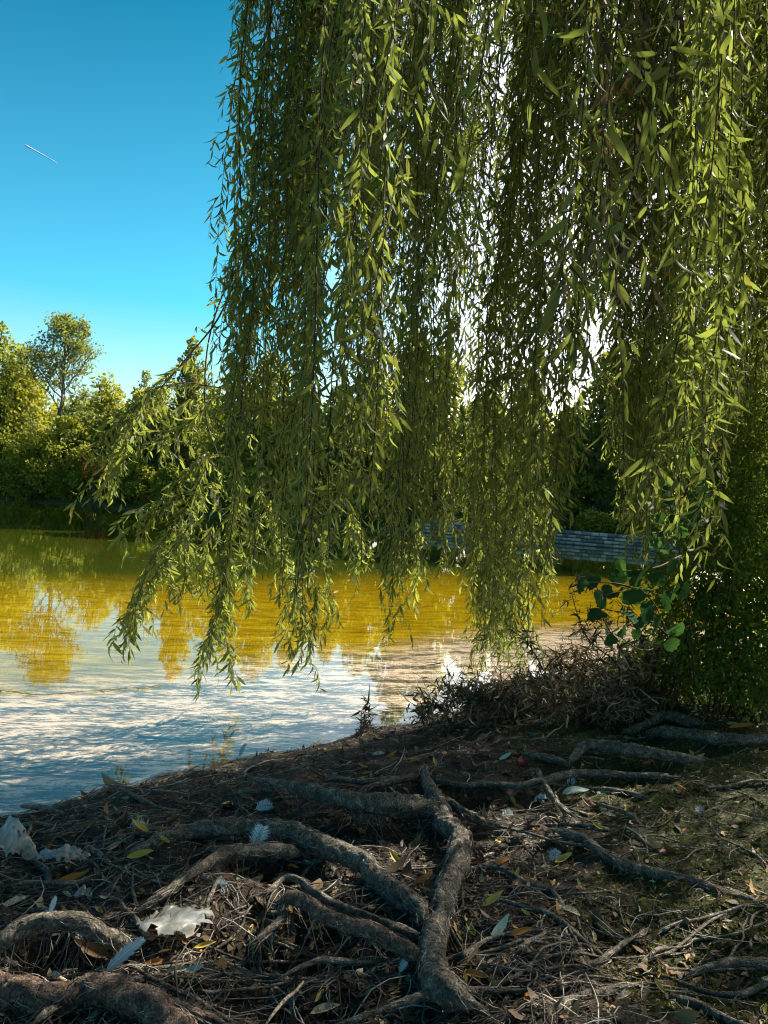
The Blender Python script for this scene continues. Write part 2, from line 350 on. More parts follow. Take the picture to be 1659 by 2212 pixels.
# ------------------------------------------------------------------ setting: ground and water
def axis(dense0, dense1, step, lo, hi, g=1.13):
    a = list(np.arange(dense0, dense1, step)); s = step
    while a[-1] < hi: s *= g; a.append(a[-1]+s)
    b_ = [dense0]; s = step
    while b_[-1] > lo: s *= g; b_.append(b_[-1]-s)
    return np.array(sorted(set(b_+a)))
gx = axis(-3.2, 4.2, .035, -900, 900, 1.12); gy = axis(.9, 7.6, .033, -300, 1800, 1.12)
gx = np.array(sorted(set(gx)|set(np.arange(-45, 30, .8)))); gy = np.array(sorted(set(gy)|set(np.arange(34, 66, .4))))
X, Y = np.meshgrid(gx, gy); Z = gz(X, Y)
V = np.stack([X, Y, Z], -1).reshape(-1, 3); nx, ny = len(gx), len(gy)
i, j = np.meshgrid(np.arange(ny-1), np.arange(nx-1), indexing='ij')
Q = np.stack([i*nx+j, i*nx+j+1, (i+1)*nx+j+1, (i+1)*nx+j], -1).reshape(-1, 4)
obj('ground', V, Q, M['ground'], smooth=True, loc=(0, 0, 0), kind='structure', label='dark muddy bank with pale silty lake bed and far shore')
wv = [(-700, -200, 0), (700, -200, 0), (700, 75, 0), (-700, 75, 0)]
obj('lake_water', wv, np.array([[0, 1, 2, 3]]), M['water'], loc=(0, 0, 0), kind='structure', label='calm green lake water mirroring the far trees and the sky')

# ------------------------------------------------------------------ the weeping willow
TB = np.array([.75, -1.5, float(gbase(.75, -1.5))])
willow = empty('weeping_willow', TB, 'huge weeping willow with leafy hanging strands and gnarled roots crossing the muddy bank', 'tree')
# trunk and limbs
V, Q, T = tube_vf(spline([(TB[0], TB[1], TB[2]-.3), (.75, -1.5, .6), (.8, -1.5, 1.6), (.95, -1.45, 2.8), (1.0, -1.4, 4.2)], .1), np.linspace(.62, .38, 45)[:len(spline([(TB[0], TB[1], TB[2]-.3), (.75, -1.5, .6), (.8, -1.5, 1.6), (.95, -1.45, 2.8), (1.0, -1.4, 4.2)], .1))], 20, 1, .35, 3)
obj('trunk', V, [Q, T], M['bark'], willow, True)
limbs = [[(1, -1.4, 4.0), (1.0, .5, 6.0), (.8, 2.6, 7.4), (.6, 4.2, 8.0)], [(1, -1.4, 3.8), (2.4, .2, 5.8), (3.6, 2.6, 7.4), (4.6, 5.2, 8.2), (5.0, 7, 8.4)],
         [(1, -1.4, 3.9), (3.4, -.8, 5.8), (6.2, .2, 7.2), (8.6, 1.6, 7.8)], [(1, -1.4, 3.9), (-.8, -.6, 6.0), (-2.2, 1.0, 7.2), (-3.0, 2.4, 7.6)],
         [(2.6, .4, 5.9), (4.8, 1.6, 7.4), (7.2, 4.2, 8.2), (8.6, 7, 8.4)], [(1, .8, 6.2), (1.8, 3, 7.8), (2.4, 5.6, 8.6), (2.4, 7.0, 8.5)]]
for k, L in enumerate(limbs):
    S = spline(L, .2); V, Q, T = tube_vf(S, np.linspace(.26, .05, len(S)), 10, 1, .2, k); obj('limb', V, [Q, T], M['bark'], willow, True)

# strands ---------------------------------------------------------------
ENV = np.array([(380, 1000), (430, 1080), (480, 1180), (560, 1290), (620, 1330), (700, 1270), (760, 1240), (840, 1290), (900, 1240), (960, 1180), (1010, 1230), (1050, 1400), (1110, 1420), (1160, 1330), (1200, 1180), (1232, 1010), (1262, 640), (1295, 700), (1325, 1120), (1370, 1220), (1420, 1180), (1500, 1250), (1659, 1300), (2600, 1350)], float)
def env(u): return np.interp(u, ENV[:, 0], ENV[:, 1])
strands = []                                    # dict: P (top->bottom), r, dead, size
def add_strand(P, r=.004, size=1., cls=0, dens=1., twigs=True): strands.append((np.asarray(P, float), r, size, cls, dens, twigs))
def hang(u, vb, d, ztop=None, lean=0., r=.004, **k):
    b = at(u, vb, d); H = (ztop if ztop else R.uniform(6.3, 8.3))-b[2]
    n = max(4, int(H/.35)); t = np.linspace(1, 0, n)            # 1 top, 0 bottom
    ph = R.uniform(0, 9, 2); am = R.uniform(.02, .10)
    x = b[0]+lean*t**1.6*H + am*np.sin(t*H*1.5+ph[0])-am*np.sin(ph[0]); y = b[1]+am*np.sin(t*H*1.3+ph[1])-am*np.sin(ph[1]) - .03*t*H
    add_strand(np.stack([x, y, b[2]+t*H], 1), r, **k)
def dmax(u):
    t = (u-CX)/F; return min(4.8/(.77-.64*t), 9.0)
# groups of strands (drooping branches carry a bundle each) inside the picture
ng = 0
NG = 74
def cmax(u, c): return c/(.77-.64*(u-CX)/F)
while ng < NG:
    u = 430+((ng*31) % NG+R.random())/NG*1270; dm = dmax(u)
    d = dm - abs(R.normal(0, .28*dm*.62)) if R.random() < .85 else R.uniform(2.6, dm)
    if u < 700 and R.random() < .5: d = dm-abs(R.normal(0, .4))
    if u > 1100 and R.random() < .75: d = min(d, cmax(u, R.uniform(2.6, 3.7)))
    if d < 2.5 or (u < 620 and d < 4.2): continue
    if 1235 < u < 1300 and R.random() < .5: u += 75
    ng += 1
    full = R.random() < .42
    for k in range(R.integers(4, 9)):
        uu = u + R.normal(0, 24)*(5/d); dd = d+R.normal(0, .18)
        if dd > dmax(uu): dd = dmax(uu)-.02
        e = env(uu) - abs(R.normal(0, 60)) if full else R.uniform(500, max(620, env(uu)-40))
        if R.random() < .22: e = R.uniform(150, 700)
        if uu > 1300 and R.random() < .7: e = env(uu)-abs(R.normal(0, 130))
        lf = np.clip((900-uu)/400, 0, 1)
        uu = max(uu, np.interp(e, [0, 250, 330, 430, 600, 750, 900, 1080], [715, 702, 682, 640, 590, 535, 470, 410])+abs(R.normal(0, 30)))
        if uu < 620: dd = max(dd, 4.4)
        hang(uu, e, dd, lean=lf*R.uniform(.06, .12), r=R.uniform(.0022, .005))
for k in range(150):
    u = R.uniform(1290, 1700); d = R.uniform(5.5, 8.8)
    hang(u, env(u)-abs(R.normal(0, 170)) if R.random() < .7 else R.uniform(200, 900), min(d, cmax(u, 3.7)), r=.003, size=.85, dens=1.1)
# upper left fringe hanging against the sky
for u, v, d in [(505, 195, 4.4), (520, 215, 4.3), (545, 170, 4.4), (575, 150, 4.5), (600, 200, 4.6), (622, 300, 4.8), (500, 100, 4.4), (530, 90, 4.5), (560, 60, 4.5), (590, 420, 5.0), (612, 520, 5.1), (600, 640, 5.1), (575, 700, 5.2), (628, 560, 4.9), (640, 760, 5.0)]:
    hang(u, v, d, lean=.012, r=.003, twigs=False, dens=1.7)
# strands outside the picture to the right, above and behind: the rest of the crown, unseen, set to shade the bank with gaps for sun patches
for k in range(440):
    for _ in range(99):
        x, y = R.uniform(-3.5, 9.5), R.uniform(-3.5, 10.5)
        cc = -.64*x+.77*y
        if cc > 3.4 or abs(cc-2.2) < .15 or abs(cc-1.25) < .08: continue
        u, v, z = proj([x, y, 3.5]); u = u[0]
        if y > .6 and 400 < u < 1740: continue
        if math.hypot(x, y) < 1.4: continue
        if x < -.1*max(y, 0) and y > 0: continue
        break
    zb = R.uniform(1.3, 4.0) if (x > 1.5 or y < -1) else R.uniform(4.5, 6); zt = R.uniform(7, 8.5)
    n = 8; t = np.linspace(0, 1, n); ph = R.uniform(0, 9)
    add_strand(np.stack([x+.05*np.sin(t*5+ph), y+.05*np.cos(t*4+ph), zt+(zb-zt)*t], 1), .004, 1.9, 0, .72)
for k in range(330):  # extra unseen strands, added to darken the right of the curtain
    for _ in range(99):
        x, y = R.uniform(1.3, 6.5), R.uniform(.8, 7); u, v, z = proj([x, y, 3.5]); cc = -.64*x+.77*y
        if u[0] > 1790 and cc < 2.05 and abs(cc-1.25) > .08 and math.hypot(x, y) > 1.7: break
    zb = R.uniform(1.8, 4.2); zt = R.uniform(6.5, 8.2); t = np.linspace(0, 1, 8); ph = R.uniform(0, 9)
    add_strand(np.stack([x+.07*np.sin(t*5+ph), y+.07*np.cos(t*4+ph), zt+(zb-zt)*t], 1), .004, 1.9, 0, .76)
# crown spray overhead, unseen above the picture's top edge, placed to shade the ground
for k in range(230):
    for _ in range(99):
        x, y = R.uniform(-2.6, 8), R.uniform(-2, 9.5)
        cc = -.64*x+.77*y
        if cc > 3.3 or abs(cc-2.2) < .15 or abs(cc-1.25) < .08: continue
        break
    zt = R.uniform(7.2, 9.2); vis = CAMZ + .78*max(y, .5) + .1
    zb = max(zt-R.uniform(1, 2.6), vis)
    if zb > zt-.3: continue
    t = np.linspace(0, 1, 6); dx, dy = R.normal(0, .35, 2)
    add_strand(np.stack([x+dx*t, y+dy*t, zt+(zb-zt)*t], 1), .004, 2.0, 0, .8)
# near strands with big leaves
for u, v, d in [(992, 455, 1.75), (1180, 810, 1.7), (1205, 620, 1.9), (1262, 590, 1.75), (1300, 690, 1.9), (1138, 300, 2.0), (1060, 330, 1.9), (1330, 560, 2.1), (945, 620, 2.4), (855, 300, 2.3), (1395, 480, 2.3), (915, 360, 2.2), (1440, 520, 2.0), (780, 420, 2.6), (1555, 640, 2.3)]:
    hang(u, v, d, ztop=CAMZ+.78*d+R.uniform(.3, .8), lean=.02, r=.0028, dens=.5)
# dark shrivelled strands near 1300,600
for u, v in [(1285, 640), (1318, 665), (1335, 610)]:
    hang(u, v, 2.6, ztop=4.4, cls=1, r=.003)
# arching and low-hanging branches at the left, drawn one by one
def pxs(L, d, **k):
    L = [at(q[0], q[1], d/(.77-.64*(q[0]-CX)/F)) for q in L]; add_strand(spline(L, .08), **k)
D0 = 5.05
pxs([(640, 250), (585, 380), (545, 480), (510, 600), (470, 690), (415, 760), (350, 835)], D0, r=.011, dens=.25)
pxs([(575, 400), (545, 520), (480, 640), (447, 760), (445, 900), (470, 980)], D0+.1, r=.009, dens=.3)
pxs([(640, 500), (560, 690), (520, 780), (440, 885)], D0, r=.008, dens=.5)
pxs([(545, 832), (480, 838), (400, 826), (340, 838), (300, 850)], D0, r=.007, dens=1)
pxs([(700, 600), (640, 760), (560, 900), (500, 985)], D0+.2, r=.008, dens=.7)
for L in [[(415, 770), (380, 800), (330, 850), (290, 900), (262, 960), (238, 1030), (205, 1070), (180, 1090)], [(400, 826), (330, 850), (300, 900), (280, 960), (262, 1010)],
          [(360, 830), (290, 880), (245, 915), (222, 950), (225, 1010)], [(440, 885), (400, 920), (350, 950), (300, 960), (260, 1010), (235, 1075)], [(420, 860), (380, 900), (350, 960), (345, 1010)],
          [(470, 1040), (400, 1075), (340, 1100), (290, 1130), (255, 1165), (243, 1185)], [(480, 980), (430, 1000), (380, 1060), (330, 1130), (300, 1150)],
          [(445, 1010), (400, 1100), (345, 1180), (310, 1260), (285, 1340), (262, 1430)], [(450, 1060), (400, 1150), (360, 1220), (320, 1300), (270, 1400)], [(420, 1120), (370, 1200), (330, 1250), (300, 1300), (285, 1390)],
          [(520, 1000), (505, 1120), (495, 1220), (480, 1330), (445, 1420), (428, 1510)], [(510, 1060), (490, 1200), (470, 1300), (450, 1400)], [(505, 1220), (495, 1310), (485, 1390), (495, 1440), (500, 1490)], [(495, 1330), (455, 1400), (425, 1450)],
          [(560, 1050), (600, 1180), (640, 1290), (655, 1380), (640, 1455)], [(620, 1150), (635, 1300), (612, 1400)], [(690, 1150), (700, 1240), (720, 1350)], [(660, 1200), (680, 1300), (660, 1440)],
          [(860, 1150), (850, 1270), (838, 1380)], [(905, 1120), (900, 1230), (895, 1330)], [(760, 1100), (780, 1200), (765, 1290)], [(560, 1100), (540, 1230), (545, 1330)], [(390, 1150), (400, 1230), (385, 1310)], [(460, 1130), (440, 1230), (430, 1300)], [(350, 1180), (365, 1260), (380, 1290)]]:
    DL = D0+R.uniform(-.1, .85)
    for k in range(3):
        o = R.normal(0, 9, 2)*(1 if k else 0); dd = DL+R.uniform(-.12, .12)
        n_ = len(L)-1
        pxs([(q[0]+o[0]*(i_/n_), q[1]+o[1]*(i_/n_)-k*22*(i_/n_)) for i_, q in enumerate(L)], dd, r=.0028, dens=1.1, size=1.19)
for L in [[(1015, 900), (1030, 1100), (1020, 1250), (1030, 1340)], [(1140, 850), (1160, 1050), (1175, 1200), (1165, 1330)], [(960, 950), (975, 1100), (965, 1230)], [(1090, 900), (1075, 1080), (1095, 1260), (1080, 1420)], [(1040, 900), (1060, 1100), (1065, 1300), (1048, 1435)], [(1100, 900), (1110, 1150), (1105, 1300), (1112, 1450)], [(1080, 1000), (1085, 1200), (1090, 1390)], [(1130, 1000), (1135, 1150), (1130, 1300), (1150, 1400)], [(1060, 1150), (1045, 1260), (1035, 1380)]]:
    for k in range(4):
        pxs([(a+R.normal(0, 12), b_) for a, b_ in L], 4.75+R.uniform(-.5, .3), r=.003, dens=1.2)
for L in [[(560, 335), (530, 325), (518, 305)], [(560, 350), (535, 375), (530, 400)], [(520, 560), (490, 500), (478, 470)], [(540, 470), (515, 460), (485, 490), (492, 540)], [(500, 620), (465, 640), (450, 660)], [(450, 720), (425, 705), (418, 720)], [(560, 430), (530, 440), (512, 402)]]:
    pxs(L, D0, r=.002, dens=1.1, twigs=False)

# leaves along strands
LB, LD, LL, LC, LS = [], [], [], [], []
stemdata = []
def leaves_on(P, step, size, cls, sid):
    seg = np.diff(P, axis=0); ls = np.linalg.norm(seg, axis=1); tot = ls.sum()
    n = int(tot/step)
    if n < 1: return
    s = (np.arange(n)+R.uniform(0, 1, n)*.9)*step; cum = np.concatenate([[0], np.cumsum(ls)])
    s = s[s < tot]; n = len(s)
    if n < 1: return
    B = np.stack([np.interp(s, cum, P[:, k]) for k in range(3)], 1)
    T = norm(np.stack([np.interp(s, cum, np.append(norm(seg)[:, k], norm(seg)[-1, k])) for k in range(3)], 1))
    az = R.uniform(0, 2*np.pi, n); out = np.stack([np.cos(az), np.sin(az), np.zeros(n)], 1)
    sp = (R.uniform(.25, 1., n)+.9*(R.random(n) < .2))[:, None]
    D = norm(T*.9+out*sp+np.array([0, 0, -.45])*R.uniform(0, 1, n)[:, None])
    LB.append(B); LD.append(D); LL.append(size*R.uniform(.055, .13, n)*(1-.25*(s/tot > .9))); LC.append(np.full(n, cls)); LS.append(np.full(n, sid))
for sid, (P, r, size, cls, dens, twigs) in enumerate(strands):
    step = .034*(1 if size < 1.25 else 3.2)/dens
    leaves_on(P, step, size, cls, sid)
    tubes = [(P, np.linspace(r, r*.45, len(P)))]
    if twigs:
        ln = np.linalg.norm(P[-1]-P[0]); nt_ = int(ln/(.20 if size < 1.25 else .5)*dens)
        for q in range(nt_):
            t = R.uniform(0, .97)*(len(P)-1); i0 = int(t); p = P[i0]+(P[min(i0+1, len(P)-1)]-P[i0])*(t-i0)
            if R.random() < .4 and size > 1.2: continue
            az = R.uniform(0, 2*np.pi); L_ = R.uniform(.08, .33); o = np.array([math.cos(az), math.sin(az), 0])
            tt = np.linspace(0, 1, 4)[:, None]
            tw = p + o*L_*(.55*np.sqrt(tt)*1.0-.1*tt) + np.array([0, 0, -1.])*L_*(.15*tt+.7*tt*tt)
            leaves_on(tw, .029 if size < 1.25 else .09, size*.92, cls, sid)
            if size < 1.2: tubes.append((tw, np.linspace(.0016, .0009, 4)))
    stemdata.append(tubes)
LB = np.concatenate(LB); LD = np.concatenate(LD); LL = np.concatenate(LL); LC = np.concatenate(LC); LS = np.concatenate(LS)
nL = len(LB); print('willow leaves', nL)
rnd = norm(R.normal(0, 1, (nL, 3))); LSd = np.cross(LD, rnd); LK = R.normal(0, .38, nL)
LWd = LL*R.uniform(.07, .115, nL)
dead = LC == 1; LK[dead] *= 3; LWd[dead] *= .8
uu, vv, zz = proj(LB+LD*LL[:, None]*.5)
inv = (uu > 10) & (uu < 1650) & (vv > 10) & (vv < 2200) & (zz > .6) & (zz < 8) & ~dead
pix = np.where(inv, LL/zz*F*np.sqrt(np.clip(1-((LD@fw))**2, .05, 1)), 0)
big = np.argsort(-pix)[:300]
rest = np.ones(nL, bool); rest[big] = False
V, Q, T = leaves_vf(LB[rest], LD[rest], LSd[rest], LL[rest], LWd[rest], LK[rest])
mi = np.concatenate([LC[rest], LC[rest], LC[rest]])
obj('foliage', V, [Q, T], [M['leaf'], M['leaf_dead']], willow, False, mi, kind='stuff')
# hanging branches: the 150 that show largest are parts, the rest one mass
def instrand(P):
    u_, v_, z_ = proj(P); return float(np.sum(((u_ > 0) & (u_ < 1659) & (v_ > 0) & (v_ < 2212))[:-1]*np.linalg.norm(np.diff(P, axis=0), axis=1)/z_[:-1]))
sc_ = np.array([instrand(s[0])*(s[1]**.5) for s in strands]); order = np.argsort(-sc_)
hb = {}
rm_ = MB()
for k in order:
    mb = MB() if len(hb) < 220 and sc_[k] > 0 else rm_
    for (P, rr) in stemdata[k]:
        V, Q, T = tube_vf(P, rr, 4 if mb is not rm_ else 3, cap=False); mb.add(V, Q)
    if mb is not rm_:
        V, f = mb.get(); hb[k] = obj('hanging_branch', V, f, M['stem'], willow, True)
V, f = rm_.get(); obj('twigs', V, f, M['stem'], willow, True, kind='stuff')
# the 300 largest leaves, sharing eight meshes
def leaf_shape(w, curl, fold, wave, seg=6):
    V = []; Q = []; T = []
    for i in range(seg+1):
        t = i/seg; hw = w*math.sin(math.pi*t**.8)**.8 if 0 < i < seg else 0.0
        z = curl*t*t + wave*math.sin(t*5); x = t*(1-.3*abs(curl)*t)
        if i in (0, seg): V.append((0, x, z))
        else: V += [(-hw, x, z+fold*hw), (0, x, z), (hw, x, z+fold*hw)]
    T = [(0, 2, 1), (0, 3, 2)]; n_ = len(V)-1
    for i in range(seg-2):
        a = 1+3*i; Q += [(a, a+1, a+4, a+3), (a+1, a+2, a+5, a+4)]
    a = 1+3*(seg-2); T += [(a, a+1, n_), (a+1, a+2, n_)]
    return np.array(V, float), [np.array(Q), np.array(T)]
protos = []
for k in range(8):
    V, f = leaf_shape(R.uniform(.065, .10), R.normal(0, .3), R.uniform(.2, .6), R.uniform(-.02, .02)); me = mesh('leaf', V, f, True); me.materials.append(M['leaf']); protos.append(me)
def place(me, name, P, Dr, Sd, s, parent):
    Dr = norm(Dr); Sd = norm(Sd-(Sd@Dr)*Dr); N = np.cross(Sd, Dr)
    o = bpy.data.objects.new(name, me); C.objects.link(o)
    if parent is not None: o.parent = parent; P = P-WL[parent]
    mm = np.eye(4); mm[:3, 0] = Sd*s; mm[:3, 1] = Dr*s; mm[:3, 2] = N*s; mm[:3, 3] = P
    o.matrix_basis = Matrix(mm.tolist()); return o
for q, k in enumerate(big):
    place(protos[q % 8], 'leaf', LB[k], LD[k], LSd[k], LL[k], hb.get(int(LS[k]), willow))

# ---- roots (parts of the willow)
ROOTS = [  # arch lift, sink at ends, list of (u, v, width)
 (.05, 0, [(234, 1874, 14), (300, 1842, 34), (350, 1815, 44), (430, 1797, 52), (520, 1792, 52), (600, 1797, 54), (680, 1817, 56), (740, 1847, 58), (800, 1887, 60), (860, 1932, 60), (905, 1972, 56), (935, 2015, 50)], 'long thick root arching from the left and joining the upright root'),
 (.02, 1, [(915, 1665, 26), (928, 1700, 36), (950, 1750, 52), (975, 1790, 58), (1000, 1830, 62), (985, 1872, 66), (960, 1920, 68), (950, 1980, 74), (942, 2050, 78), (940, 2105, 84), (965, 2150, 90), (1000, 2170, 74), (1050, 2180, 40)], 'thick knobbly root running towards the viewer'),
 (.06, 0, [(540, 1680, 12), (590, 1692, 20), (630, 1700, 32), (700, 1716, 42), (770, 1735, 52), (850, 1737, 60), (920, 1747, 58), (968, 1772, 46)], None),
 (.06, 0, [(281, 1986, 10), (320, 1955, 20), (360, 1925, 28), (432, 1873, 32), (490, 1845, 38), (560, 1837, 46), (620, 1840, 42), (670, 1852, 24)], None),
 (.01, 0, [(350, 1990, 8), (378, 1973, 16), (430, 1945, 26), (455, 1905, 30), (480, 1865, 32), (510, 1842, 30)], None),
 (.06, 0, [(600, 1975, 24), (612, 1948, 34), (640, 1946, 42), (693, 1972, 46), (747, 1998, 48), (801, 2014, 48), (855, 2040, 48), (905, 2066, 48), (945, 2085, 40)], 'broken off blunt root joining the upright root from the left'),
 (.03, 0, [(531, 1944, 8), (578, 1925, 14), (615, 1895, 20), (650, 1903, 22), (686, 1930, 26), (733, 1958, 26), (801, 1982, 26), (855, 2003, 26), (909, 2024, 26), (945, 2030, 22)], None),
 (.02, 0, [(531, 2044, 16), (585, 2006, 20), (612, 1982, 22), (622, 1962, 20)], None),
 (.02, 0, [(590, 2122, 10), (620, 2105, 14), (650, 2090, 14), (704, 2072, 18), (783, 2078, 14), (850, 2072, 8)], None),
 (.02, 0, [(700, 2225, 14), (765, 2203, 16), (837, 2178, 20), (909, 2155, 28), (981, 2145, 32), (1035, 2138, 26), (1121, 2146, 18), (1180, 2152, 8)], None),
 (.13, 0, [(-60, 2085, 50), (0, 2045, 54), (54, 2010, 52), (108, 1996, 50), (162, 1996, 48), (216, 2013, 50), (262, 2032, 54), (300, 2046, 40)], 'dark root arching clear of the mud like a bridge'),
 (.02, 0, [(-80, 2120, 90), (0, 2135, 96), (72, 2148, 88), (144, 2150, 84), (200, 2140, 92), (258, 2150, 100), (324, 2182, 104), (396, 2225, 104), (450, 2265, 100)], 'massive reddish root at the bottom corner'),
 (.02, 0, [(300, 2130, 26), (340, 2148, 32), (396, 2175, 34), (468, 2206, 32), (520, 2240, 30)], None),
 (.02, 0, [(60, 2230, 34), (83, 2205, 34), (110, 2185, 32), (150, 2170, 26)], None),
 (.0, 0, [(0, 1915, 16), (60, 1906, 14), (162, 1906, 16), (234, 1876, 18), (280, 1850, 20)], None),
 (.01, 0, [(222, 1700, 12), (262, 1708, 14), (306, 1728, 14), (350, 1745, 10)], None),
 (.01, 0, [(918, 1682, 14), (960, 1690, 16), (999, 1695, 18), (1071, 1695, 18), (1134, 1696, 20), (1206, 1678, 22), (1249, 1671, 22), (1314, 1673, 20), (1422, 1677, 16), (1475, 1678, 10)], 'slender dark root stretched level across the hollow'),
 (.05, 0, [(1228, 1655, 14), (1240, 1632, 24), (1264, 1613, 30), (1314, 1612, 34), (1368, 1622, 36), (1422, 1633, 36), (1494, 1641, 26), (1530, 1650, 12)], 'mossy root hung with fine rootlets above a dark hollow'),
 (.03, 0, [(1340, 1586, 12), (1366, 1575, 20), (1404, 1560, 24), (1440, 1548, 30), (1494, 1560, 28), (1540, 1572, 18)], None),
 (.03, 0, [(1400, 1590, 16), (1422, 1580, 32), (1494, 1587, 36), (1566, 1597, 38), (1660, 1602, 40), (1760, 1612, 44)], 'thick pale grey root coming in from the far right'),
 (.0, 0, [(1100, 1606, 8), (1150, 1604, 12), (1206, 1603, 12), (1314, 1594, 12), (1386, 1596, 8)], None),
 (.01, 0, [(1060, 1618, 12), (1100, 1626, 18), (1134, 1633, 22), (1206, 1645, 22), (1235, 1652, 14)], None),
 (.02, 0, [(1130, 1672, 8), (1160, 1664, 12), (1168, 1680, 14), (1180, 1702, 14), (1206, 1738, 16), (1245, 1768, 14)], None),
 (.0, 0, [(1270, 1728, 6), (1292, 1735, 10), (1350, 1756, 12), (1397, 1778, 8)], None),
 (.01, 0, [(1190, 1790, 16), (1215, 1797, 26), (1260, 1810, 30), (1292, 1838, 26), (1332, 1862, 32), (1386, 1878, 32), (1458, 1895, 32), (1530, 1917, 32), (1602, 1942, 32), (1680, 1972, 34)], 'long half buried root running through moss'),
 (.0, 0, [(1040, 1775, 6), (1062, 1780, 8), (1134, 1798, 8), (1206, 1818, 8), (1278, 1827, 8), (1386, 1824, 6)], None),
 (.01, 0, [(1110, 2240, 34), (1152, 2214, 36), (1206, 2182, 38), (1278, 2156, 34), (1350, 2134, 20), (1390, 2126, 8)], None),
 (.01, 0, [(1238, 2150, 14), (1246, 2110, 18), (1262, 2088, 18), (1296, 2078, 16), (1350, 2036, 12), (1390, 2010, 8)], None),
 (.02, 0, [(1480, 2108, 10), (1510, 2094, 20), (1566, 2080, 26), (1659, 2080, 32), (1720, 2086, 34)], None),
 (.01, 0, [(1470, 1538, 12), (1500, 1531, 18), (1560, 1526, 16), (1620, 1534, 18), (1690, 1542, 20)], None),
 (.01, 0, [(480, 1718, 8), (531, 1713, 14), (603, 1706, 14), (625, 1700, 12)], None),
 (.02, 0, [(700, 1690, 10), (722, 1684, 16), (783, 1690, 16), (837, 1684, 16), (905, 1682, 16)], None),
 (.01, 0, [(760, 1722, 10), (790, 1706, 18), (837, 1693, 22), (890, 1680, 20), (915, 1672, 18)], None),
 (.02, 0, [(955, 1722, 18), (975, 1738, 26), (1010, 1762, 30), (1053, 1778, 26), (1082, 1792, 14)], None),
 (.01, 0, [(850, 2065, 12), (905, 2060, 18), (940, 2075, 22)], None),
 (.01, 0, [(600, 1980, 6), (590, 2010, 10), (560, 2040, 8), (545, 2070, 5)], None),
 (.01, 0, [(420, 1960, 8), (410, 1930, 12), (440, 1895, 14)], None),
]
hair = MB(); rootpts = []
for q, (lift, sink, L, lab) in enumerate(ROOTS):
    P = []
    nn = len(L)
    for i_, (u, v, w) in enumerate(L):
        t = i_/(nn-1)
        p = onground(u, v, 0); r = w*.37/F*p[1]
        a = math.sin(math.pi*min(1, max(0, t)))**.7
        p = onground(u, v, r*.45+lift*a)
        P.append([*p, r])
    S = spline(P, .009)
    rad = np.maximum(S[:, 3], .003); S = S[:, :3]
    tt = np.arange(len(S))*.64; taper = np.minimum(1, (tt+2)/8)*np.minimum(1, (tt[-1]-tt+1)/8)
    S = S + np.stack([fbm(tt*.12, tt*0+q, q, 2), fbm(tt*.12, tt*0+q+40, q, 2), fbm(tt*.12, tt*0+q+80, q, 2)], 1)*rad[:, None]*.5
    V, Q, T = tube_vf(S, rad*taper*(1+.16*fbm(tt*.09, tt*0, q+3, 3)), 24 if rad.mean() > .02 else 12, 1.0, .36, q)
    o = obj('root', V, [Q, T], M['root_red'] if q in (5, 11, 12) else M['root'], willow, True)
    if lab: o['label'] = lab
    rootpts.append((S, rad))
    nh = int(len(S)*(.55 if lift >= .05 else .22))
    for _ in range(nh):
        k = R.integers(2, len(S)-2); p = S[k]; r = rad[k]
        sd = R.choice([-1, 1]); a0 = p+np.array([R.normal(0, 1), R.normal(-.4, .6), -.3])*r*.7
        g = float(gz(a0[0], a0[1])); h = min(.22, max(.02, a0[2]-g+.02)); o2 = R.normal(0, .35*h+.012, 2)
        tq = np.linspace(0, 1, 4)[:, None]
        Pn = a0+np.array([o2[0], o2[1], 0])*tq+np.array([0, 0, -1])*h*tq**.8+R.normal(0, .003, (4, 3))
        Vh, Qh, _t = tube_vf(Pn, np.linspace(.0018, .0007, 4), 3, cap=False); hair.add(Vh, Qh)
# fibres clinging to the roots
HP, HR = [], []
for S, rad in rootpts:
    n_ = int(len(S)*rad.mean()*90); k = R.integers(1, len(S)-1, n_); a = R.uniform(-.6, 3.7, n_); T_ = norm(S[k]-S[k-1]); sd = norm(np.cross(T_, [0, 0, 1.])); upv = np.cross(sd, T_)
    sg = R.choice([-1, 1], n_)[:, None]; L_ = R.uniform(.015, .06, n_)[:, None]; pts = []
    for q in range(4):
        aa = a+(np.where(a > 1.57, 1, -1)*q*R.uniform(.05, .3, n_)); rr_ = rad[k][:, None]*1.04+.001
        pts.append(S[k]+T_*sg*L_*q*.33+rr_*(np.cos(aa)[:, None]*sd+np.sin(aa)[:, None]*upv))
    HP.append(np.stack(pts, 1)); HR.append(np.tile([.0008, .001, .0009, .0004], (n_, 1))*R.uniform(.6, 1.6, (n_, 1)))
V, Q = tubes_vf(np.concatenate(HP), np.concatenate(HR)); hair.add(V, Q)
V, f = hair.get(); obj('rootlets', V, f, M['twig'], willow, kind='stuff')
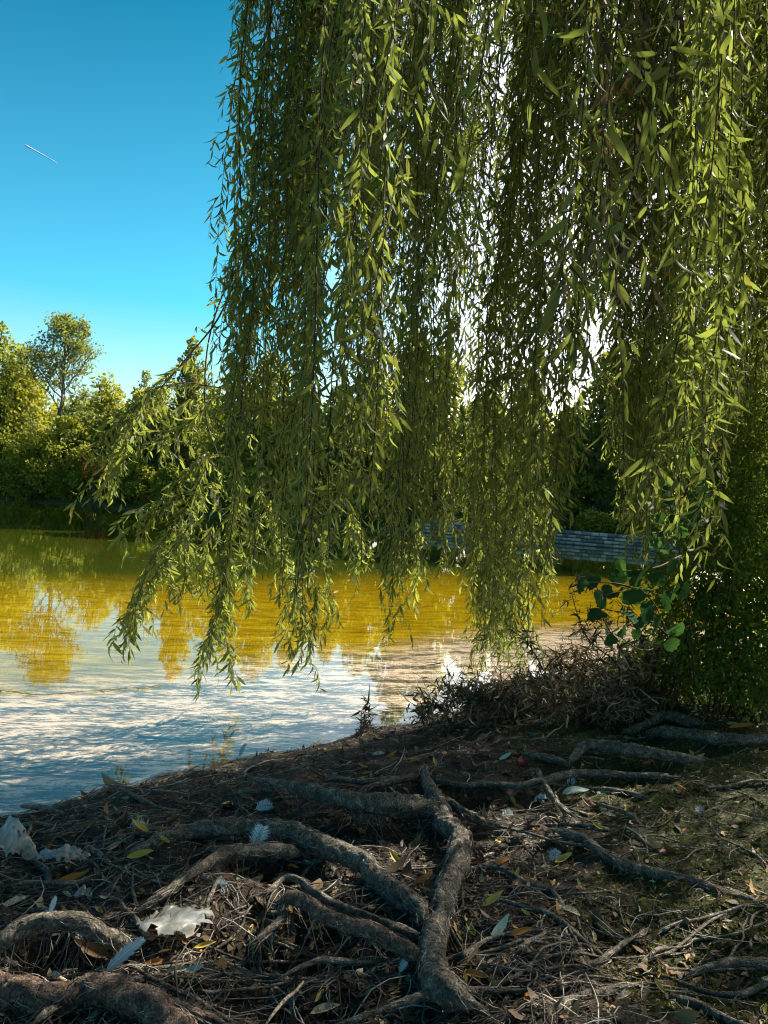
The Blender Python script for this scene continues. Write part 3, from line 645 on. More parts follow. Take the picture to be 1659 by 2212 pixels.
# thinner roots wandering over the surface
for k in range(175):
    while True:
        u, v = R.uniform(-50, 1700), R.uniform(1600, 2200)
        if v > 1800-u*.17: break
    p = onground(u, v); x, y = p[0], p[1]; a = R.choice([math.pi*.5, 2.6, 3.0, .2, .5])+R.normal(0, .35); L = R.uniform(.25, .95); n_ = 9; P = []
    for q in range(n_): P.append((x, y)); a += R.normal(0, .22); x += math.cos(a)*L/n_; y += math.sin(a)*L/n_*.9
    P = np.array(P); r = R.uniform(.003, .008)+(.009*R.random() if k % 4 == 0 else 0); S = spline(np.column_stack([P, np.zeros(n_)]), .02); zz_ = gz(S[:, 0], S[:, 1]); 
    zz_ = np.convolve(np.pad(zz_, 3, mode='edge'), np.ones(7)/7, 'valid'); S[:, 2] = zz_+r*.5+.012*np.sin(np.linspace(0, 3.14, len(S)))
    V, Q, T = tube_vf(S, r*np.linspace(1, .35, len(S)), 7, 1, .35, k); obj('root', V, [Q, T], M['root'], willow, True)

# ------------------------------------------------------------------ ground litter (uncountable)
def scatter(n, y0=1.7, y1=8.5):
    y = y0*(y1/y0)**R.uniform(0, 1, int(n*2)); u = R.uniform(-120, 1780, len(y)); x = (u-CX)/F*y
    z = gz(x, y); k = z > .012; return x[k][:n], y[k][:n], z[k][:n]
x, y, z = scatter(15500); k = (x < .7) | (R.random(len(x)) < .33); x, y, z = x[k], y[k], z[k]; n_ = len(x)
az = R.normal(.0, .9, n_)+np.where(R.random(n_) < .3, 1.2, 0); ln = R.gamma(1.8, .032, n_)+.012; b_ = R.normal(0, .2, n_)*ln; b2_ = R.normal(0, .08, n_)*ln
q = np.linspace(-.5, .5, 5)[None]; off = b_[:, None]*(1-4*q*q)+b2_[:, None]*np.sin(q*12)
px = x[:, None]+np.cos(az)[:, None]*ln[:, None]*q-np.sin(az)[:, None]*off; py = y[:, None]+np.sin(az)[:, None]*ln[:, None]*q+np.cos(az)[:, None]*off
r = (R.uniform(.0005, .0016, n_)*(1+ln*6))[:, None]*np.array([.5, .9, 1, .8, .35])
pz = gz(px, py)+r*.6+R.uniform(0, .012, (n_, 1))+np.abs(R.normal(0, .12, (n_, 1)))*ln[:, None]*(q+.5)
V, Q = tubes_vf(np.stack([px, py, pz], 2), r); obj('twig_litter', V, Q, M['twig'], kind='stuff', loc=(0, 3, 0), label='thin pale and dark twigs and rootlets strewn over the mud', category='litter')
x, y, z = scatter(26000); n_ = len(x)
az = R.uniform(0, 6.28, n_); D = np.stack([np.cos(az), np.sin(az), R.normal(.08, .25, n_)], 1); Ld = R.gamma(3, .009, n_)+.006
V, Q, T = leaves_vf(np.stack([x, y, z+.003], 1), D, np.cross(D, norm(np.stack([R.normal(0, .5, n_), R.normal(0, .5, n_), np.ones(n_)], 1))), Ld, Ld*R.uniform(.1, .3, n_), R.normal(.2, .4, n_))
obj('leaf_litter', V, [Q, T], M['litter'], kind='stuff', loc=(0, 3, 0), label='small crumbled leaf litter covering the dark mud', category='litter')
# moss and short grass at the right
x, y, z = scatter(150000, 1.8, 7); k = (x-.35+1.1*fbm(x*1.5, y*1.5, 31, 3)) > .45; x, y, z = x[k][:40000], y[k][:40000], z[k][:40000]; n_ = len(x)
az = R.uniform(0, 6.28, n_); D = np.stack([np.cos(az), np.sin(az), R.uniform(.1, 1.2, n_)], 1); Ld = R.uniform(.006, .02, n_)
V, Q, T = leaves_vf(np.stack([x, y, z], 1), D, np.cross(D, norm(R.normal(0, 1, (n_, 3)))), Ld, Ld*.14, R.normal(.3, .3, n_))
obj('moss_cover', V, [Q, T], M['moss'], kind='stuff', loc=(2, 3, 0), label='low olive moss and grass blades on the slope beside the roots', category='moss')

# ------------------------------------------------------------------ far shore
def crown_cloud(lobes, n, size, gap=.35, droop=0.):
    """lobes: list (cx,cy,cz,rx,ry,rz) -> leaf sprays on uneven shells"""
    lobes = np.array(lobes, float); wgt = (lobes[:, 3]*lobes[:, 5]); wgt /= wgt.sum()
    k = R.choice(len(lobes), n, p=wgt); d = norm(R.normal(0, 1, (n, 3))); r = R.uniform(.55, 1.04, n)**.6
    h = 1+.28*np.sin(d[:, 0]*5+k*1.7)*np.cos(d[:, 2]*6+k) + .15*np.sin(d[:, 1]*9+k*3)
    P = lobes[k, :3]+d*lobes[k, 3:]*(r*h)[:, None]
    D = norm(d+R.normal(0, .7, (n, 3))+np.array([0, 0, -.3+droop])); L = size*R.uniform(.6, 1.4, n)
    S = norm(np.cross(D, norm(R.normal(0, 1, (n, 3))))); L = L[:, None]
    V = np.stack([P, P+D*L*.5-S*L*.34, P+D*L, P+D*L*.5+S*L*.34+np.cross(D, S)*L*.1], 1).reshape(-1, 3)
    return V, (np.arange(n)*4)[:, None]+np.array([0, 1, 2, 3]), np.zeros((0, 3), int)
def tree(name, label, cat, u, vt, wpx, m, d, n=3500, size=.34, group=None, base=None, shape=1., trunk=True, low=.12, nl=None):
    """u, vt: where the top shows; wpx crown width; d depth"""
    top = at(u, vt, d); x, y = top[0], d
    b_ = float(gz(x, y)) if base is None else base
    H = top[2]-b_; rw = wpx*.5/F*d
    e = empty(name, (x, y, b_), label, cat, group)
    lobes = []; nl = nl or int(8+H*1.6)
    for k in range(nl):
        f = low+(1-low)*((k+.5)/nl); ww = rw*math.sin(math.pi*min(.96, .18+.78*f)**(.9*shape))**.6
        a = k*2.4; rr = ww*R.uniform(.25, .75); lr = max(.35, ww*R.uniform(.34, .52))
        if k == nl-1: rr = 0; lr = min(lr, .9)
        lobes.append((x+rr*math.cos(a), y+rr*math.sin(a)*.8, b_+H*f-lr*.6*(f > .8), lr, lr, lr*R.uniform(.7, 1)))
    V, Q, T = crown_cloud(lobes, int(n*1.7), size*.76)
    obj('crown', V, [Q], m, e)
    if trunk:
        S = spline([(x, y, b_-.2), (x+.1, y, b_+H*.35), (x-.1, y, b_+H*.9)], .5); mb = MB()
        V, Q, T = tube_vf(S, np.linspace(.2+H*.012, .04, len(S)), 7); mb.add(V, Q, T)
        for lo in lobes[::2]:
            z0 = b_+(lo[2]-b_)*.55; S = spline([(x, y, z0), ((x+lo[0])/2, (y+lo[1])/2, (z0+lo[2])/2+.1), lo[:3]], .5)
            V, Q, T = tube_vf(S, np.linspace(.09, .03, len(S)), 5); mb.add(V, Q, T)
        V, f = mb.get(); obj('trunk', V, f, M['bark'], e, True)
    return e
Y_, G_, K_, B_ = M['far_yellow'], M['far_green'], M['far_dark'], M['far_blue']
T_ = 'trees on the far shore'
tree('broadleaf_tree', 'tall yellow green tree at the far left edge of the picture', 'tree', -10, 690, 210, G_, 57, 7500, .34)
tree('broadleaf_tree', 'pointed light green tree just left of the open branched tree', 'tree', 50, 740, 110, Y_, 58, 3500, .32)
tree('broadleaf_tree', 'tree with a tinge of russet behind the open branched tree', 'tree', 75, 800, 130, Y_, 62, 3500, .34)
tree('broadleaf_tree', 'round yellow green tree right of the open branched tree', 'tree', 235, 805, 150, Y_, 60, 4500, .34)
tree('broadleaf_tree', 'low yellow green tree half hidden by the leftmost willow spray', 'tree', 300, 838, 110, Y_, 58, 3200, .34)
tree('poplar_tree', 'small distant bluish tree peeping over the far treeline', 'tree', 316, 797, 52, B_, 80, 1500, .34)
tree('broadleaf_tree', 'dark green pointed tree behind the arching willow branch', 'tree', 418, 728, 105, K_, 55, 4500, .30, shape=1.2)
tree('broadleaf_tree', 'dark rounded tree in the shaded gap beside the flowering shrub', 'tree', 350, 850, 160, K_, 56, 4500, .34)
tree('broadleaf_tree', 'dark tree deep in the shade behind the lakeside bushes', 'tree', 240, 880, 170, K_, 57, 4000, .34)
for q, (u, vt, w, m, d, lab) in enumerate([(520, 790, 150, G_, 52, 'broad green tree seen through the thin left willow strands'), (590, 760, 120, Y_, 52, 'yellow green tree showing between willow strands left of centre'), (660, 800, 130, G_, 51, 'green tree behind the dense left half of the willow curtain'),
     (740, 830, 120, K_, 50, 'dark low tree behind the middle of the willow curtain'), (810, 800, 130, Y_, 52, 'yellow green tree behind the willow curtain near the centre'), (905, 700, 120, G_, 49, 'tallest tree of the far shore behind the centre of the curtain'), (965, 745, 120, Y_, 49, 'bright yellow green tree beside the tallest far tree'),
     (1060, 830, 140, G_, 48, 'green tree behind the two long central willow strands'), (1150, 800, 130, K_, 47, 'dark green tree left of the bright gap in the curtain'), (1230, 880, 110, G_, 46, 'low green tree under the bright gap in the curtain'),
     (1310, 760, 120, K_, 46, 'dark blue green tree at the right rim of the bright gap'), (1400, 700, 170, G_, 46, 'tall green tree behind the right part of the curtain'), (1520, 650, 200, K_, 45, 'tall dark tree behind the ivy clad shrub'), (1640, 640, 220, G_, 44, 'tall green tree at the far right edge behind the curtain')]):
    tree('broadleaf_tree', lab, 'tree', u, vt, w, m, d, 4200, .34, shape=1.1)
# second row, behind
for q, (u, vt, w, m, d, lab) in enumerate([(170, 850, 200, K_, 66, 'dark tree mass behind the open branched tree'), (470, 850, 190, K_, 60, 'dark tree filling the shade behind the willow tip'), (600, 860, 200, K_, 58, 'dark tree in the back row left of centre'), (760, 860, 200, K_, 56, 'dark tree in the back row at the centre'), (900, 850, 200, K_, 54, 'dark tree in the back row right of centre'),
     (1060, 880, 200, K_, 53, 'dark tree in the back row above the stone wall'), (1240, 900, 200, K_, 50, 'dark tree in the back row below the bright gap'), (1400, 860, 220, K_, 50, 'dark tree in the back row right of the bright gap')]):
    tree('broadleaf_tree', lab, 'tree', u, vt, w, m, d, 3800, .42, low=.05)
# shoreline bushes
bush_l = [(20, 930, 180, G_, 53, 'tall dense bush at the water edge at the far left'), (110, 925, 170, Y_, 53.5, 'large leafy bush below the open branched tree'), (185, 955, 120, Y_, 52.5, 'rounded bush with lit top left of the red flowers'), (60, 1000, 150, G_, 52, 'low bush overhanging the water at the far left'), (150, 1010, 120, G_, 51.5, 'low bush dipping towards the water below the lit ones'),
  (300, 985, 110, Y_, 51, 'light yellow green bush right of the red flowers'), (255, 1015, 90, G_, 51.5, 'small bush between the red flowers and the pale bush'), (370, 1000, 110, G_, 50, 'bush just right of the pale yellow bush'), (450, 1000, 130, Y_, 49, 'yellow green bush behind the lowest left willow sprays'), (550, 1010, 130, G_, 48, 'green bush on the far shore left of centre'),
  (650, 1020, 140, Y_, 47, 'yellow green bush on the far shore behind the dense sprays'), (760, 1030, 140, G_, 46, 'green bush on the far shore near the centre'), (860, 1040, 120, K_, 46, 'dark bush where the stone wall begins')]
for u, vt, w, m, d, lab in bush_l: 
    sd = at(u, vt, d); fy = np.interp(sd[0], FX, FY)+1.0
    tree('bush', lab, 'bush', u, vt, w, m, max(fy, min(d, fy+2.5)), 2800, .26, trunk=True, low=.02, shape=.8, group='bushes along the far shore', nl=9)
for u, vt, w, m, lab in [(960, 1075, 110, K_, 'dark bush above the left end of the stone wall'), (1080, 1070, 130, K_, 'dark bush above the middle of the stone wall'), (1190, 1085, 90, K_, 'dark bush left of the bright bush on the wall'), (1275, 1102, 96, Y_, 'bright yellow green bush spilling over the stone wall'), (1355, 1112, 80, G_, 'small green bush on the wall right of the bright one'), (1440, 1080, 120, K_, 'dark bush above the right end of the stone wall')]:
    x_ = at(u, vt, 43)[0]; yy = np.interp(x_, FX, FY)+1.7
    tree('bush', lab, 'bush', u, vt, w, m, yy, 2400, .2, trunk=True, low=.02, shape=.8, group='bushes along the far shore', nl=8)
# red flowers
p = at(203, 985, 51.5); e = empty('flowering_plant', (p[0], p[1], float(gz(p[0], p[1]))), 'plant with upright red flower spikes among the far shore bushes', 'plant')
for k in range(5):
    mb = MB(); x0 = p[0]+R.uniform(-.5, 1.2); zt = p[2]-R.uniform(0, 1.6); n_ = 90; t = R.uniform(0, 1, n_)
    B = np.stack([x0+R.normal(0, .09, n_)*(1-t*.8), p[1]+R.normal(-.5, .09, n_), zt-1.2*(1-t)], 1); D = norm(R.normal(0, 1, (n_, 3))+np.array([0, 0, .6]))
    V, Q, T = leaves_vf(B, D, np.cross(D, norm(R.normal(0, 1, (n_, 3)))), np.full(n_, .16), np.full(n_, .05), np.zeros(n_)); obj('flower_spike', V, [Q, T], M['far_red'], e)
mb = MB()
for k in range(6):
    V, Q, T = tube_vf([(p[0]+R.uniform(-.5, 1), p[1]-.4, WL[e][2]), (p[0]+R.uniform(-.5, 1), p[1]-.4, p[2]-1)], .03, 4); mb.add(V, Q, T)
V, f = mb.get(); obj('stems', V, f, M['stem'], e)

# the open branched tree
tp = at(150, 712, 56); bz = float(gz(tp[0]-.4, 56)); e = empty('open_crowned_tree', (tp[0]-.4, 56, bz), 'slender tree with an airy open crown and bare visible branches against the sky', 'tree')
H = tp[2]-bz; wood = MB(); tips = []
def grow(p, d, L, r, lev):
    n_ = 4; P = [p]; dd = d.copy()
    for i_ in range(n_):
        dd = norm(dd+R.normal(0, .10, 3)*(1+lev*.2)+np.array([0, 0, .05])); P.append(P[-1]+dd*L/n_)
    P = np.array(P); V, Q, T = tube_vf(P, np.linspace(r, r*.62, len(P)), 5 if lev else 8, cap=False); wood.add(V, Q)
    if lev >= 3: tips.append(P[-1]); tips.append(P[2])
    if lev >= 5: return
    for q in range(3):
        a = R.uniform(0, 6.28); s = np.array([math.cos(a), math.sin(a)*.8, 0]); s = norm(s-(s@dd)*dd)
        grow(P[-1] if q < 2 else P[3], norm(dd+s*R.uniform(.35, .7)), L*R.uniform(.68, .86), r*.66, lev+1)
root0 = np.array([tp[0]-.4, 56, bz])
V, Q, T = tube_vf(spline([root0-[0, 0, .3], root0+[0, 0, H*.25], root0+[.1, 0, H*.52]], .5), .17, 8); wood.add(V, Q, T)
V, Q, T = tube_vf(spline([root0+[.1, 0, H*.5], root0+[.2, 0, H*.72], root0+[.15, 0, H*.93]], .4), .07, 6); wood.add(V, Q, T)
for q in range(15):
    f = .44+.5*q/14; a = q*2.4+.4; w = 1-.55*max(0, (f-.6)/.4)
    grow(root0+[.15, 0, H*f], norm(np.array([math.cos(a)*.8, math.sin(a)*.5, .75+.3*f])), 1.5*w, .045*w+.01, 2)
for f, s in ((.22, (-1, 0, .25)), (.26, (1, .2, .3)), (.3, (-1, .3, .6)), (.33, (1, 0, .5)), (.2, (.9, -.2, .1))):
    grow(root0+[0, 0, H*f], norm(np.array(s, float)), 1.5, .05, 3)
V, f = wood.get(); obj('trunk', V, f, M['bark'], e, True)
tips = np.array(tips); k = np.repeat(np.arange(len(tips)), 5); n_ = len(k)
P = tips[k]+R.normal(0, .17, (n_, 3)); D = norm(R.normal(0, 1, (n_, 3))+np.array([0, 0, .2])); V, Q, T = leaves_vf(P, D, np.cross(D, norm(R.normal(0, 1, (n_, 3)))), R.uniform(.12, .28, n_), R.uniform(.04, .08, n_), R.normal(0, .2, n_))
obj('crown', V, [Q, T], B_, e)
lobes = [(root0[0]+sx, 56+sy, bz+zc, rx, rx*.8, .32) for sx, sy, zc, rx in [(1.3, -.3, 4.6, 1.3), (-1.2, -.4, 4.0, 1.2), (1.6, .2, 3.4, 1.5), (.4, -.6, 2.9, 1.3), (-1.6, 0, 3.0, 1.1), (2.4, -.3, 4.1, .9), (.9, -.5, 5.3, .8)]]
V, Q, T = crown_cloud(lobes, 2600, .26); obj('lower_foliage', V, [Q], Y_, e)

# stone wall: coursed blocks standing in the water along the right part of the far shore
w0 = at(885, 1140, 47); xs = np.arange(w0[0], 22, .05); ys = np.interp(xs, FX, FY)-.15
arc = np.concatenate([[0], np.cumsum(np.hypot(np.diff(xs), np.diff(ys)))]); Ltot = arc[-1]
e = empty('stone_wall', (xs[0], ys[0], 0), 'low grey blue coursed stone wall holding the far shore at the waterline', 'wall')
def wp(s): return np.interp(s, arc, xs), np.interp(s, arc, ys)
ss = np.linspace(0, Ltot, 40); bx, by = wp(ss)
tx, ty = np.gradient(bx), np.gradient(by); tn = np.hypot(tx, ty); nxn, nyn = ty/tn, -tx/tn     # towards the lake
V = []
for k in range(40): V += [(bx[k]+nxn[k]*-.02, by[k]+nyn[k]*-.02, -.5), (bx[k]-.02*nxn[k], by[k]-.02*nyn[k], .76), (bx[k]-.6*nxn[k], by[k]-.6*nyn[k], .76), (bx[k]-.6*nxn[k], by[k]-.6*nyn[k], -.5)]
Q = [(4*k+a, 4*k+(a+1) % 4, 4*k+4+(a+1) % 4, 4*k+4+a) for k in range(39) for a in range(4)]+[(0, 3, 2, 1), (156, 157, 158, 159)]
obj('core', V, np.array(Q), M['mortar'], e)
def block_mesh(seed):
    rr = np.random.default_rng(seed); V = []
    for (a, b_) in ((0., 1.), (.06, .9)):
        pass
    V = [(-.5, 0, -.5), (.5, 0, -.5), (.5, 0, .5), (-.5, 0, .5)]; V += [(x*.84, -.75+rr.uniform(-.15, .15), z*.8) for x, _, z in V] ; V += [(x, -.5, z) for x, _, z in V[:4]]
    V = np.array(V)+rr.normal(0, .03, (12, 3))
    Q = [(0, 1, 9, 8), (1, 2, 10, 9), (2, 3, 11, 10), (3, 0, 8, 11), (8, 9, 5, 4), (9, 10, 6, 5), (10, 11, 7, 6), (11, 8, 4, 7), (4, 5, 6, 7)]
    me = mesh('stone', V, np.array(Q)); me.materials.append(M['stone']); return me
blocks = [block_mesh(k) for k in range(6)]
ns = 0
for c, (z0, h) in enumerate([(.02, .16), (.20, .17), (.39, .16), (.57, .18)]):
    s = R.uniform(0, .2)
    while s < Ltot-.6:
        w = R.uniform(.24, .52) if c < 3 else R.uniform(.4, .6)
        x_, y_ = wp(s+w/2); xa, ya = wp(s+w/2+.1); tt = norm(np.array([xa-x_, ya-y_, 0])); nn_ = np.array([tt[1], -tt[0], 0])
        u_, v_, z_ = proj([x_, y_, z0])
        if ns < 298 and 860 < u_[0] < 1480:
            o = bpy.data.objects.new('stone', blocks[ns % 6]); C.objects.link(o); o.parent = e; o.location = (x_-WL[e][0], y_-WL[e][1], z0+h/2)
            o.rotation_euler = (0, 0, math.atan2(tt[1], tt[0])); o.scale = (w-.025, .14, h-.02); ns += 1
        s += w
print('stones', ns)

# ------------------------------------------------------------------ shrub with small leaves at the right
sb = at(1560, 1475, 5.4); e = empty('leafy_shrub', (2.6, 5.5, float(gz(2.6, 5.5))), 'dense small leaved green shrub filling the right edge beside the mud bank', 'shrub')
lob = []
for u, v, d, r in [(1480, 1330, 5.3, .28), (1560, 1380, 5.1, .34), (1640, 1330, 5.2, .4), (1500, 1230, 5.4, .30), (1590, 1220, 5.3, .36), (1660, 1180, 5.3, .4), (1540, 1110, 5.5, .28), (1630, 1050, 5.5, .35), (1700, 1400, 5.0, .4), (1760, 1200, 5.4, .5), (1450, 1400, 5.5, .22), (1580, 1000, 5.6, .26), (1700, 950, 5.7, .4), (1440, 1260, 5.5, .18), (1850, 1350, 5.2, .5), (1620, 1440, 5.0, .3), (1510, 1430, 5.2, .22)]:
    c = at(u, v, d); lob.append((c[0], c[1], c[2], r*.95, r*.95, r*1.05))
def ovate_cloud(lobes, n, size, asp=.30):
    lobes = np.array(lobes); wg = lobes[:, 3]**2; wg /= wg.sum(); k = R.choice(len(lobes), n, p=wg); d = norm(R.normal(0, 1, (n, 3)))
    h = 1+.25*np.sin(d[:, 0]*6+k*2)*np.cos(d[:, 2]*7+k)
    P = lobes[k, :3]+d*lobes[k, 3:]*(R.uniform(.4, 1.05, n)**.5*h)[:, None]; P[:, 2] = np.maximum(P[:, 2], gz(P[:, 0], P[:, 1])+.01)
    D = norm(d*.6+R.normal(0, .6, (n, 3))+np.array([0, 0, -.35])); L = size*R.uniform(.6, 1.3, n)
    return P, D, np.cross(D, norm(R.normal(0, 1, (n, 3)))), L, L*asp, R.normal(0, .25, n)
lob += [(*at(u, v, 5.6)[:3], .26, .26, .22) for u, v in ((1450, 1455), (1530, 1465), (1610, 1460), (1680, 1460), (1400, 1450))]
a_ = ovate_cloud(lob, 34000, .038); V, Q, T = leaves_vf(*a_); obj('foliage', V, [Q, T], M['leaf_ivy'], e, kind='stuff')
mb = MB()
for k in range(46):
    lo = lob[k % len(lob)]; b_ = np.array([lo[0]+R.normal(0, .15), lo[1]+R.normal(0, .15), 0]); b_[2] = float(gz(b_[0], b_[1]))-.03
    tpp = np.array(lo[:3])+R.normal(0, .15, 3)+[0, 0, R.uniform(0, .3)]; md = (b_+tpp)/2+R.normal(0, .1, 3)
    S = spline([b_, md, tpp], .08); V, Q, T = tube_vf(S, np.linspace(.008, .003, len(S)), 5); mb.add(V, Q, T)
V, f = mb.get(); obj('stems', V, f, M['stem'], e, True)

# hazel-like shrub with big round leaves
hz = empty('broad_leaved_shrub', (*at(1440, 1470, 5.0)[:2], float(gz(*at(1440, 1470, 5.0)[:2]))), 'shrub with large round dark green leaves leaning over the water', 'shrub')
def round_leaf(seed):
    rr = np.random.default_rng(seed); V = [(0, 0, 0)]; n_ = 18; cup = rr.uniform(.1, .35)
    for ring, s in ((1, .5), (2, 1.)):
        for k in range(n_):
            a = -math.pi/2+2*math.pi*(k+.5)/n_; r = (.46+.05*math.sin(a*3+seed)+.02*math.sin(k*2.9)+.09*max(0, math.sin(a))**6)*s*(1+(.09*(k % 2) if ring == 2 else 0))
            x = math.cos(a)*r*.92; yy = .48+math.sin(a)*r*1.05; V.append((x, yy, cup*(x*x*1.5)+.045*math.cos(k*math.pi)*s+.05*math.sin(a*2+seed)*s+.12*(yy-.5)**2*rr.uniform(-2, 1)))
    V[0] = (0, .48, .0)
    T = [(0, 1+k, 1+(k+1) % n_) for k in range(n_)]; Q = [(1+k, 1+n_+k, 1+n_+(k+1) % n_, 1+(k+1) % n_) for k in range(n_)]
    me = mesh('leaf', np.array(V), [np.array(Q), np.array(T)], True); me.materials.append(M['leaf_broad']); return me
rl = [round_leaf(k) for k in range(6)]
lp = [(1300, 1300), (1290, 1330), (1320, 1285), (1345, 1275), (1372, 1290), (1335, 1250), (1378, 1250), (1340, 1225), (1400, 1320), (1360, 1330), (1395, 1270), (1420, 1250), (1345, 1365), (1375, 1370), (1420, 1345), (1405, 1225), (1440, 1290), (1450, 1220), (1425, 1385), (1440, 1190), (1280, 1255), (1260, 1262), (1390, 1405), (1455, 1360), (1480, 1275),
      (1440, 1060), (1470, 1040), (1450, 1090), (1490, 1070), (1425, 1120), (1465, 1120), (1500, 1020), (1485, 980), (1510, 1050), (1475, 1160), (1440, 1140), (1500, 1110), (1415, 1170), (1530, 990), (1520, 1090)]
lp += [(u+R.normal(0, 22), v+R.normal(0, 18)) for u, v in lp[::2]]
for k, (u, v) in enumerate(lp):
    d = R.uniform(3.9, 4.4); p = at(u, v, d); s = R.uniform(.06, .115)
    D = norm(np.array([R.normal(-.5, .5), R.normal(-.3, .5), R.normal(-.35, .45)])); place(rl[k % 6], 'leaf', p-D*s*.5, D, R.normal(0, 1, 3), s, hz)
mb = MB()
for L in [[(1470, 1480, 4.9), (1455, 1420, 4.6), (1430, 1340, 4.3), (1400, 1290, 4.2), (1340, 1278, 4.1), (1300, 1290, 4.1)], [(1500, 1480, 4.9), (1490, 1350, 4.6), (1470, 1200, 4.4), (1455, 1120, 4.3), (1440, 1070, 4.2)], [(1440, 1370, 4.3), (1400, 1340, 4.2), (1340, 1345, 4.1)], [(1470, 1200, 4.4), (1420, 1225, 4.2), (1345, 1235, 4.1)], [(1490, 1350, 4.6), (1400, 1405, 4.3), (1330, 1370, 4.2)], [(1460, 1120, 4.3), (1490, 1040, 4.3), (1510, 990, 4.3)], [(1400, 1285, 4.2), (1340, 1262, 4.1), (1265, 1258, 4.1)]]:
    S = spline([at(*q) for q in L], .05); V, Q, T = tube_vf(S, np.linspace(.007, .0025, len(S)), 5); mb.add(V, Q, T)
V, f = mb.get(); obj('stems', V, f, M['stem'], hz, True)

# ------------------------------------------------------------------ dead brush by the water
def dead_branch(pts, label, group, r=.006, tw_n=26, m=None, leafn=1., spread=.16):
    P = [p for p in pts]; S = spline(P, .04); e = empty('dead_branch', S[0], label, 'branch', group)
    mb = MB(); V, Q, T = tube_vf(S, np.linspace(r, r*.4, len(S)), 6, 1, .25, 3); mb.add(V, Q, T)
    B, D = [], []
    for k in range(tw_n):
        p = S[R.integers(len(S)//6, len(S))]; d = norm(R.normal(0, 1, 3)+np.array([0, 0, .2])); L_ = R.uniform(.5, 1.3)*spread
        tt = np.linspace(0, 1, 5)[:, None]; c = norm(R.normal(0, 1, 3)); Pq = p+d*L_*tt+c*L_*.45*tt*tt; Pq[:, 2] = np.maximum(Pq[:, 2], gz(Pq[:, 0], Pq[:, 1])+.004)
        V, Q, T = tube_vf(Pq, np.linspace(.0022, .001, 5), 4, cap=False); mb.add(V, Q)
        q = int(R.integers(4, 11)*leafn); idx = R.uniform(0, 4, q); 
        for z_ in idx: i0 = int(z_); B.append(Pq[i0]+(Pq[min(i0+1, 4)]-Pq[i0])*(z_-i0)); D.append(norm(R.normal(0, .8, 3)+np.array([0, 0, -.5])))
    V, f = mb.get(); obj('branchwood', V, f, m or M['stem'], e, True)
    if B:
        B = np.array(B); D = np.array(D); n_ = len(B); L = R.uniform(.03, .075, n_)
        V, Q, T = leaves_vf(B, D, np.cross(D, norm(R.normal(0, 1, (n_, 3)))), L, L*R.uniform(.07, .14, n_), R.normal(0, 1.2, n_)); obj('dry_leaves', V, [Q, T], M['leaf_dead'], e, kind='stuff')
    return e
labs = 'tangled dry brown branch in the brush heap at the water edge'
bh = [(1100, 1565, 5.7), (1150, 1560, 5.6), (1200, 1555, 5.5), (1250, 1550, 5.6), (1300, 1540, 5.8), (1350, 1530, 5.9), (1400, 1520, 6.0), (1180, 1530, 6.0), (1280, 1510, 6.1), (1060, 1570, 5.7), (1130, 1540, 5.9), (1230, 1520, 5.9), (1330, 1500, 6.2), (1400, 1490, 6.3), (1160, 1505, 6.1), (1220, 1575, 5.4), (1290, 1560, 5.5), (1360, 1555, 5.7), (1250, 1490, 6.1), (1310, 1475, 6.2)]
bh += [(980, 1580, 5.8), (1030, 1560, 5.9), (1340, 1470, 6.2), (1390, 1460, 6.2), (1280, 1450, 6.3), (1430, 1500, 6)]
places = ['lowest at the left end of the heap', 'behind the peeled branch', 'under the fork of the peeled branch', 'right of the fork of the peeled branch', 'above the hollow root', 'beside the thick mossy root', 'in front of the round leaved shrub', 'behind the lowest branches of the heap', 'at the core of the heap', 'left of the peeled branch base', 'over the short grey stub', 'above the middle of the heap', 'below the round leaves', 'at the foot of the round leaved shrub', 'under the central willow strands', 'in front of the peeled branch fork', 'above the dark level root', 'left of the thick grey root', 'at the back of the heap', 'high at the back near the water', 'farthest left by the waterline', 'left of the short grey stub', 'highest at the right of the heap', 'against the stems of the round leaved shrub', 'at the back behind the core of the heap', 'between the heap and the small leaved shrub']
for k, (u, v, d) in enumerate(bh):
    b_ = onground(u, v, .02); a = R.uniform(-1, 1)
    top = b_+np.array([R.uniform(-.5, .4), R.uniform(-.2, .2), R.uniform(.02, .13 if k % 3 else .24)]); mid = (b_+top)/2+np.array([0, 0, R.uniform(.02, .16)])
    dead_branch([b_, mid, top], 'tangled dry brown branch '+places[k], 'dry branches of the brush heap', R.uniform(.004, .009), 46, None, 1.3, .18)
for L, lab in [([(1400, 1500, 5.6), (1330, 1430, 5.2), (1270, 1380, 5.0), (1245, 1320, 4.9), (1235, 1280, 4.9)], 'dry branch rising highest from the heap in front of the water'), ([(1390, 1480, 5.4), (1340, 1400, 5.0), (1300, 1330, 4.8), (1290, 1270, 4.8), (1250, 1240, 4.8)], 'dry leafy branch reaching up beside the round leaves'),
               ([(1200, 1500, 5.8), (1170, 1440, 5.5), (1140, 1390, 5.4), (1120, 1370, 5.4)], 'dry branch standing up under the long central willow strands'), ([(1430, 1470, 5.5), (1400, 1430, 5.3), (1380, 1370, 5.2), (1350, 1320, 5.1)], 'dry branch under the large round leaves'), ([(1180, 1480, 5.8), (1130, 1470, 5.8), (1080, 1500, 5.8)], 'dry branch drooping left over the water')]:
    dead_branch([at(*q) for q in L], lab, None, .006, 34, None, 1.2, .12)
